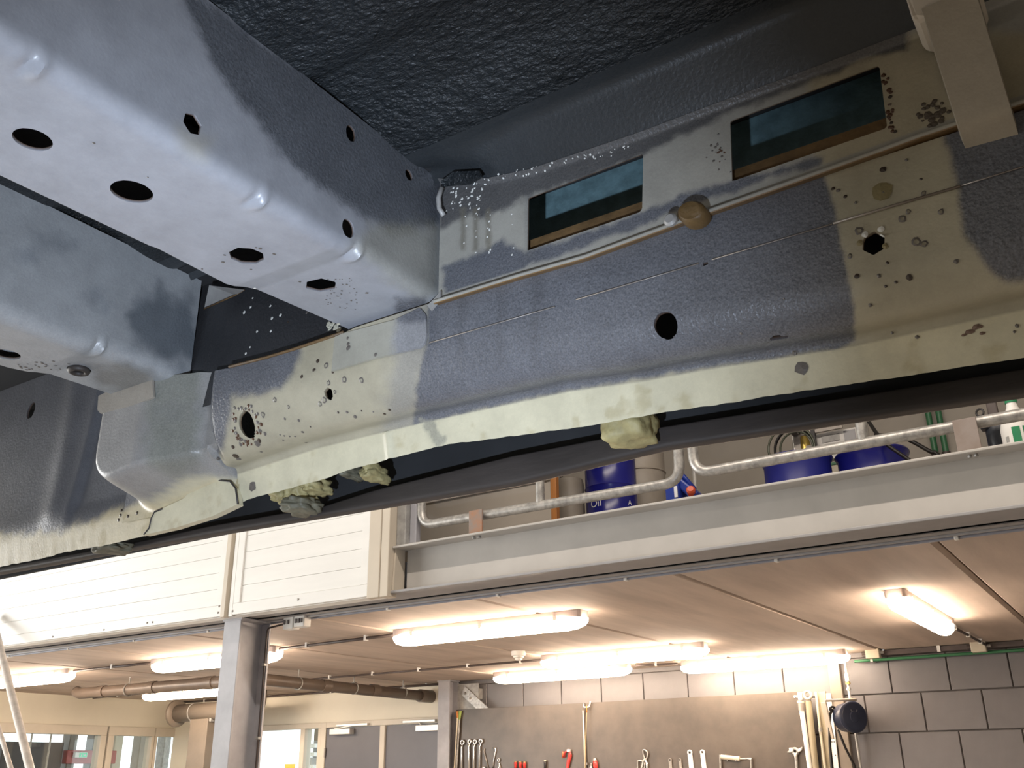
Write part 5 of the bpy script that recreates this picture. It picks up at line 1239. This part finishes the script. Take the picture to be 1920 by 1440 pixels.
# partition board with wooden edge
t = thing('partition_board', 'tall grey partition board with a wooden edge behind the railing', 'board', (-3.4, 5.0, MZ))
obj('sheet', MB().box(-4.6, -2.965, 5.0, 5.03, MZ - 0.002, 2.6), 'upper_wall', t)
obj('wooden_edge', MB().box(-2.965, -2.925, 4.995, 5.035, MZ - 0.002, 2.6), 'wood_edge', t, bevel=0.003)
obj('rail', MB().box(-4.6, -2.966, 4.985, 5.0, 1.70, 1.745), 'beam_paint', t)
obj('dark_upright', MB().box(-4.10, -4.02, 4.9, 5.0, MZ - 0.002, 2.6), 'vent_taupe', t)

# small oil drum on a stand, with white print
c = onZ(1143, 864, 2.02); R = 0.178
st = thing('drum_stand', 'low steel stand under the small blue drum', 'stand', (c.x, c.y, MZ))
obj('top', MB().box(c.x - 0.18, c.x + 0.18, c.y - 0.18, c.y + 0.18, 1.36, 1.39), 'dull_steel', st)
for sx in (-0.16, 0.16):
    for sy in (-0.16, 0.16): obj('leg', MB().box(c.x + sx - 0.015, c.x + sx + 0.015, c.y + sy - 0.015, c.y + sy + 0.015, MZ - 0.002, 1.362), 'dull_steel', st)
t = thing('oil_drum', 'dark blue drum with white lettering behind the tube railing', 'drum', (c.x, c.y, 1.39))
z0, z1 = 1.39, 2.035
prof = [(R - .02, z0), (R, z0 + .012), (R, z0 + .2), (R + .006, z0 + .21), (R, z0 + .22), (R, z0 + .41), (R + .006, z0 + .42), (R, z0 + .43), (R, z1 - .02), (R + .004, z1 - .01), (R - .01, z1), (R - .02, z1 - .012)]
dr = obj('body', MB().lathe(prof, (c.x, c.y, 0), n=40), 'drum_blue', t, smooth=40)
obj('bung', MB().lathe([(0.03, z1 - .02), (0.03, z1 - .003)], (c.x + 0.06, c.y - 0.05, 0), n=12), 'dull_steel', dr)
def text_on(body, s, px, py, size, cx, cy, R, parent, material='print_white'):
    d = ray(px, py); a = d.x ** 2 + d.y ** 2; b = -2 * (d.x * cx + d.y * cy); cc_ = cx ** 2 + cy ** 2 - R ** 2
    k = (-b - sqrt(b * b - 4 * a * cc_)) / (2 * a); P = d * k
    cu = bpy.data.curves.new('lettering', 'FONT'); cu.body = s; cu.size = size; cu.align_x = 'CENTER'; cu.align_y = 'CENTER'
    tmp = bpy.data.objects.new('tmp', cu); C.objects.link(tmp); dg = bpy.context.evaluated_depsgraph_get()
    me = bpy.data.meshes.new_from_object(tmp.evaluated_get(dg)); bpy.data.objects.remove(tmp)
    th0 = atan2(P.y - cy, P.x - cx)
    bm2 = bmesh.new(); bm2.from_mesh(me); bmesh.ops.triangulate(bm2, faces=bm2.faces)
    mb = MB(); rr = R + 0.0012
    mb.v = [Vector((cx + rr * cos(th0 + v.co.x / R), cy + rr * sin(th0 + v.co.x / R), P.z + v.co.y)) for v in bm2.verts]
    bm2.verts.index_update(); mb.f = [tuple(v.index for v in f.verts) for f in bm2.faces]; bm2.free()
    return obj('lettering', mb, material, parent, flipfix=False)
text_on(dr, 'Oil', 1117, 944, 0.075, c.x, c.y, R, dr)
text_on(dr, 'A', 1181, 943, 0.05, c.x, c.y, R, dr)

# grey tanks
def tank(name, label, px0, px1, py, Y, ztop, material, zb=MZ):
    a, b = onY(px0, py, Y), onY(px1, py, Y); cx = (a.x + b.x) / 2; R = (b - a).length / 2
    t = thing(name, label, 'tank', (cx, Y, zb))
    bo = obj('shell', MB().lathe([(R * .9, zb), (R, zb + .03), (R, ztop - .05), (R * .93, ztop - .015), (R * .6, ztop), (0.03, ztop + .012)], (cx, Y, 0), n=32), material, t, smooth=40)
    return t, cx, R
t, cx, R = tank('grey_tank', 'tall grey cylinder standing right behind the blue oil drum', 1165, 1243, 890, 6.3, 2.45, 'tank_grey')
for z in (1.6, 2.05, 2.3): obj('hoop', MB().torus((cx, 6.3, z), (0, 0, 1), R + 0.002, 0.006, 32, 6), 'tank_grey', t, smooth=True)
obj('plate', MB().box(cx - 0.03, cx + 0.05, 6.3 - R - 0.006, 6.3 - R + 0.01, 2.14, 2.22), 'galvanised_dull', t)
t, cx, R = tank('pressure_vessel', 'dull grey vessel with pipe fittings between the board and the drum', 1044, 1092, 930, 5.7, 1.92, 'tank_grey')
obj('pipework', MB().tube(bend([(cx - R * .3, 5.7 - R * .5, 1.88), (cx - R * .3, 5.7 - R * .5, 2.02), (cx + R * .9, 5.7 - R * .5, 2.02), (cx + 1.4 * R, 5.7 - R * .5, 2.03)], 0.03), 0.013, 8), 'conduit_dark', t, smooth=True)
obj('pipework', MB().tube([(cx - R * .8, 5.7 - R * .4, 1.97), (cx + 1.2 * R, 5.7 - R * .5, 1.985)], 0.009, 8), 'conduit_dark', t, smooth=True)
obj('valve', MB().lathe([(0.016, 0), (0.024, 0.02), (0.024, 0.04), (0.012, 0.06)], (cx + R * .1, 5.7 - R * .5, 1.95), n=10), 'brass', t, smooth=40)

# blue jug
Yj = 4.55
a, b = onY(1245, 915, Yj), onY(1302, 905, Yj)
t = thing('blue_jug', 'blue plastic jug with a red cap at the bend of the railings', 'jug', ((a.x + b.x) / 2, Yj, MZ))
ztj = onY(1262, 893, Yj).z
obj('body', MB().box(a.x, b.x - 0.09, Yj, Yj + 0.14, MZ - 0.002, ztj), 'jug_blue', t, bevel=0.018)
obj('spout', MB().bar((b.x - 0.11, Yj + 0.07, ztj - 0.02), (b.x - 0.012, Yj + 0.07, ztj - 0.12), 0.09, 0.05), 'jug_blue', t, bevel=0.01)
obj('handle', MB().tube(bend([(a.x + 0.03, Yj + 0.07, ztj - 0.01), (a.x + 0.06, Yj + 0.07, ztj + 0.04), (b.x - 0.10, Yj + 0.07, ztj + 0.03), (b.x - 0.03, Yj + 0.07, ztj - 0.07)], 0.03), 0.013, 8), 'jug_blue', t, smooth=True)
q = onY(1293, 920, Yj); obj('cap', MB().lathe([(0.022, -0.02), (0.024, 0.02), (0.016, 0.03)], (q.x, Yj + 0.02, q.z), axis=(0.3, -1, 0.3), n=12), 'red_cap', t, smooth=40)
q = onY(1267, 922, Yj); obj('print_patch', MB().box(q.x - 0.008, q.x + 0.010, Yj - 0.003, Yj + 0.001, q.z - 0.03, q.z + 0.03), 'print_white', t)
q = onY(1301, 880, 5.2)
obj('thin_stake', MB().cyl((q.x, 5.2, MZ - 0.002), (q.x, 5.2, q.z), 0.012, 8), 'galvanised_dull', label='thin grey stake standing behind the blue jug', cat='stake', smooth=40)

# big blue drums
def bigdrum(label, px, py, material, ztop, R):
    c = onZ(px, py, ztop); z0 = MZ
    t = thing('steel_drum', label, 'drum', (c.x, c.y, z0), 'big blue drums on the platform')
    prof = [(R - .02, z0), (R + .004, z0 + .01), (R - .004, z0 + .03), (R - .004, z0 + .28), (R + .006, z0 + .295), (R - .004, z0 + .31), (R - .004, z0 + .57), (R + .006, z0 + .585), (R - .004, z0 + .60), (R - .008, ztop - .05), (R + .002, ztop - .03), (R + .010, ztop - .012), (R + .004, ztop), (R - .012, ztop - .004), (R - .02, ztop - .02)]
    obj('body', MB().lathe(prof, (c.x, c.y, 0), n=48), material, t, smooth=40)
    obj('bung', MB().lathe([(0.035, ztop - .03), (0.035, ztop - .005)], (c.x + 0.15, c.y, 0), n=12), 'dull_steel', t)
    return t, c
t, c1 = bigdrum('matt blue steel drum with a rolled rim, without a pump', 1493, 862, 'drum_blue_matt', 2.03, 0.238)
t, c2_ = bigdrum('glossy blue steel drum carrying a chrome hand pump', 1634, 852, 'drum_blue', 2.02, 0.240)
t = thing('drum_pump', 'chrome hand pump standing in the glossy blue drum', 'pump', (c2_.x, c2_.y, 2.02))
zs = 2.0
px_ = onY(1629, 846, c2_.y).x
obj('stem', MB().cyl((px_, c2_.y, zs - 0.03), (px_, c2_.y, zs + 0.36), 0.022, 12), 'chrome', t, smooth=40)
obj('flange', MB().lathe([(0.05, zs - 0.02), (0.05, zs + 0.005), (0.03, zs + 0.02)], (px_, c2_.y, 0), n=16), 'dull_steel', t, smooth=40)
obj('head', MB().lathe([(0.03, zs + .3), (0.045, zs + .32), (0.045, zs + .4), (0.02, zs + .43)], (px_, c2_.y, 0), n=16), 'galvanised', t, smooth=40)
obj('outlet', MB().tube(bend([(px_, c2_.y, zs + .36), (px_ + 0.2, c2_.y - .05, zs + .38), (px_ + 0.26, c2_.y - .05, zs + .33)], 0.05), 0.012, 8), 'black_grip', t, smooth=True)
def freehose(label, pts, r, material, name='hose'):
    lo = min(pts, key=lambda v: v.z)
    P = [Vector(p) for p in pts]; out = []
    for i in range(len(P) - 1):
        p0, p1, p2, p3 = P[max(i - 1, 0)], P[i], P[i + 1], P[min(i + 2, len(P) - 1)]
        for s in range(6):
            u = s / 6; out.append(0.5 * ((2 * p1) + (p2 - p0) * u + (2 * p0 - 5 * p1 + 4 * p2 - p3) * u * u + (3 * p1 - p0 - 3 * p2 + p3) * u ** 3))
    out.append(P[-1])
    return obj(name, MB().tube(out, r, 8), material, label=label, cat='hose', smooth=True)
Yd = c2_.y
Yh = Yd - 0.275                     # the hose leaves the pump head, crosses the rim and hangs down in front of the drum
obj('hose', MB().tube(bend([Vector((px_, Yd - .03, zs + .34)), onY(1643, 812, Yd - .15), onY(1660, 832, Yh), onY(1704, 862, Yh), onY(1745, 890, Yh), Vector((onY(1760, 905, Yh).x, Yh, MZ))], 0.06), 0.013, 8), 'hose_black', t, smooth=True)
freehose('thicker black hose sloping down to the green pipes', [onY(1640, 815, 7.6), onY(1670, 818, 7.6), onY(1702, 824, 7.6), onY(1745, 847, 7.6), onY(1756, 851, 7.6), onY(1790, 900, 7.6), Vector((onY(1815, 960, 7.6).x, 7.6, MZ))], 0.016, 'hose_black')
# white dispenser box
Yw = 7.12
xw0, xw1 = onY(1523, 830, Yw).x, onY(1611, 815, Yw).x; zw0, zw1 = 1.98, onY(1565, 812, Yw).z + 0.012
cb = thing('cabinet', 'pale low cabinet behind the drums under the white control box', 'cabinet', ((xw0 + xw1) / 2, Yw + .2, MZ))
obj('body', MB().box(xw0, xw1 + 0.12, Yw + 0.02, Yw + 0.45, MZ - 0.002, 2.16), 'white_plastic', cb, bevel=0.01)
obj('door', MB().box(xw0 + 0.01, xw1 + 0.11, Yw + 0.005, Yw + 0.02, MZ + 0.05, 2.14), 'tube_cream', cb, bevel=0.004)
obj('green_strip', MB().box(xw0 + 0.01, xw1 - 0.02, Yw - 0.002, Yw + 0.008, 2.115, 2.135), 'pipe_green', cb)
t = thing('control_box', 'white control box with two small grey displays behind the railing', 'control box', ((xw0 + xw1) / 2, Yw, 2.16))
obj('case', MB().box(xw0, xw1, Yw - 0.02, Yw + 0.22, 2.158, zw1), 'white_plastic', t, bevel=0.008)
wd = xw1 - xw0; hgt = zw1 - 2.16
obj('display', MB().box(xw1 - 0.105, xw1 - 0.02, Yw - 0.026, Yw - 0.018, 2.16 + hgt * 0.55, 2.16 + hgt * 0.92), 'screen_grey', t)
obj('display', MB().box(xw0 + 0.08, xw0 + 0.215, Yw - 0.026, Yw - 0.018, 2.16 + hgt * 0.62, 2.16 + hgt * 0.88), 'galvanised_dull', t)
obj('print_line', MB().box(xw0 + 0.02, xw0 + 0.2, Yw - 0.024, Yw - 0.018, 2.16 + hgt * 0.28, 2.16 + hgt * 0.32), 'galvanised_dull', t)
# hose coil and brass fitting
cc0 = onY(1483, 835, 6.80)
t = thing('hose_coil', 'coiled dark green hose hanging beside the brass fitting', 'hose', (cc0.x, 6.80, cc0.z - 0.15))
for k, (R_, dx) in enumerate(((0.17, 0), (0.15, 0.02), (0.125, 0.03), (0.155, 0.012))): obj('hose_loop', MB().torus((cc0.x + dx, 6.80 + 0.014 * k, cc0.z - 0.02), (0.07 * (k - 1), 1, 0.03 * k), R_, 0.0085, 28, 8), 'hose_green' if k % 2 == 0 else 'hose_black', t, smooth=True)
obj('hook', MB().box(cc0.x - 0.02, cc0.x + 0.03, 6.79, 6.98, cc0.z + 0.12, cc0.z + 0.15), 'dull_steel', t)
obj('support', MB().box(cc0.x - 0.02, cc0.x + 0.03, 6.95, 6.99, MZ - 0.002, cc0.z + 0.3), 'dull_steel', t)
b0 = onY(1504, 836, 6.98)
t = thing('brass_filter', 'round brass filter with a chrome pipe beside the white control box', 'filter', (b0.x, 7.005, b0.z - 0.1))
obj('bowl', MB().lathe([(0.02, -0.11), (0.04, -0.09), (0.045, 0.0), (0.035, 0.05), (0.02, 0.08)], (b0.x + 0.015, 7.005, b0.z), n=18), 'brass', t, smooth=40)
obj('pipe', MB().tube([(b0.x - 0.06, 6.975, b0.z - 0.14), (b0.x - 0.055, 6.975, b0.z + 0.09)], 0.013, 10), 'chrome', t, smooth=40)
obj('holder', MB().box(b0.x + 0.065, b0.x + 0.095, 7.02, 7.055, MZ - 0.002, b0.z + 0.13), 'black_grip', t)
obj('crossbar', MB().box(b0.x - 0.07, b0.x + 0.30, 7.03, 7.05, b0.z + 0.10, b0.z + 0.125), 'dull_steel', t)
obj('clamp', MB().box(b0.x - 0.07, b0.x + 0.09, 6.965, 7.03, b0.z - 0.03, b0.z - 0.01), 'dull_steel', t)
# green risers and the dark valve pipe on the back wall
for i, (x, lab) in enumerate(((-1.213, 'green riser pipe on the upper wall next to the sloping black hose'), (-1.13, 'green riser pipe on the upper wall next to the dark valve pipe'))):
    t = thing('riser_pipe', lab, 'pipe', (x, 8.47, MZ), 'green riser pipes')
    obj('pipe', MB().cyl((x, 8.47, MZ - 0.002), (x, 8.47, 4.0), 0.025, 12), 'pipe_green', t, smooth=40)
    for z in (2.0, 2.7, 3.2): obj('clip', MB().box(x - 0.03, x + 0.03, 8.48, 8.54, z - 0.01, z + 0.01), 'galvanised_dull', t)
    obj('socket', MB().cyl((x, 8.47, 2.40), (x, 8.47, 2.46), 0.036, 12), 'conduit_dark', t, smooth=40)
q = onY(1868, 790, 4.95)
t = thing('valve_pipe', 'dark standpipe with a navy valve body next to the green bottle', 'pipe', (q.x, 4.95, MZ))
obj('pipe', MB().box(q.x - 0.028, q.x + 0.018, 4.93, 4.97, 1.50, 2.6), 'conduit_dark', t, bevel=0.006)
obj('valve_body', MB().lathe([(0.05, 1.40), (0.055, 1.43), (0.055, 1.53), (0.04, 1.56)], (q.x, 4.93, 0), n=16), 'valve_navy', t, smooth=40)
obj('valve_arm', MB().box(q.x - 0.07, q.x + 0.04, 4.88, 4.94, 1.50, 1.54), 'valve_navy', t, bevel=0.008)
obj('foot', MB().lathe([(0.06, MZ - 0.002), (0.06, MZ + .02), (0.035, MZ + .04), (0.035, 1.41)], (q.x, 4.93, 0), n=16), 'conduit_dark', t, smooth=40)
obj('ring', MB().torus((q.x - 0.06, 4.92, onY(1841, 773, 4.92).z), (0.3, 1, 0), 0.018, 0.005, 12, 6), 'black_grip', t, smooth=True)
obj('ring_hanger', MB().cyl((q.x - 0.06, 4.92, onY(1841, 780, 4.92).z), (q.x - 0.02, 4.95, onY(1841, 790, 4.92).z), 0.005, 6), 'black_grip', t)
# bottle with green label
Yc = 4.45
a, b = onY(1876, 812, Yc), onY(1940, 806, Yc)
t = thing('bottle', 'white plastic bottle with a green stripe on the platform edge', 'bottle', ((a.x + b.x) / 2, Yc, MZ))
zt_ = onY(1895, 786, Yc).z; cx = (a.x + b.x) / 2; R = (b.x - a.x) / 2
obj('body', MB().lathe([(R * .9, MZ - .002), (R, MZ + .015), (R, zt_ - .05), (R * .85, zt_ - .01), (R * .35, zt_ + .05), (R * .3, zt_ + .09)], (cx, Yc, 0), n=28), 'white_plastic', t, smooth=40)
def arcpatch(cx, cy, R, t0, t1, z0, z1, n=8):
    mb = MB()
    for k in range(n + 1):
        th = t0 + (t1 - t0) * k / n
        mb.v += [Vector((cx + R * cos(th), cy + R * sin(th), z0)), Vector((cx + R * cos(th), cy + R * sin(th), z1))]
    mb.f = [(2 * k, 2 * k + 2, 2 * k + 3, 2 * k + 1) for k in range(n)]
    return mb
obj('label_stripe', arcpatch(cx, Yc, R + 0.0015, radians(-104), radians(-76), MZ + .02, zt_ - .055), 'bottle_green', t, smooth=True)
obj('label_stripe', arcpatch(cx, Yc, R + 0.0015, radians(-66), radians(-30), MZ + .02, zt_ - .055), 'bottle_green', t, smooth=True)
obj('print_patch', arcpatch(cx, Yc, R + 0.0015, radians(-133), radians(-120), MZ + .14, zt_ - .09), 'galvanised_dull', t, smooth=True)
obj('cap', MB().lathe([(R * .38, zt_ + .07), (R * .38, zt_ + .12)], (cx, Yc, 0), n=16), 'bottle_green', t, smooth=40)
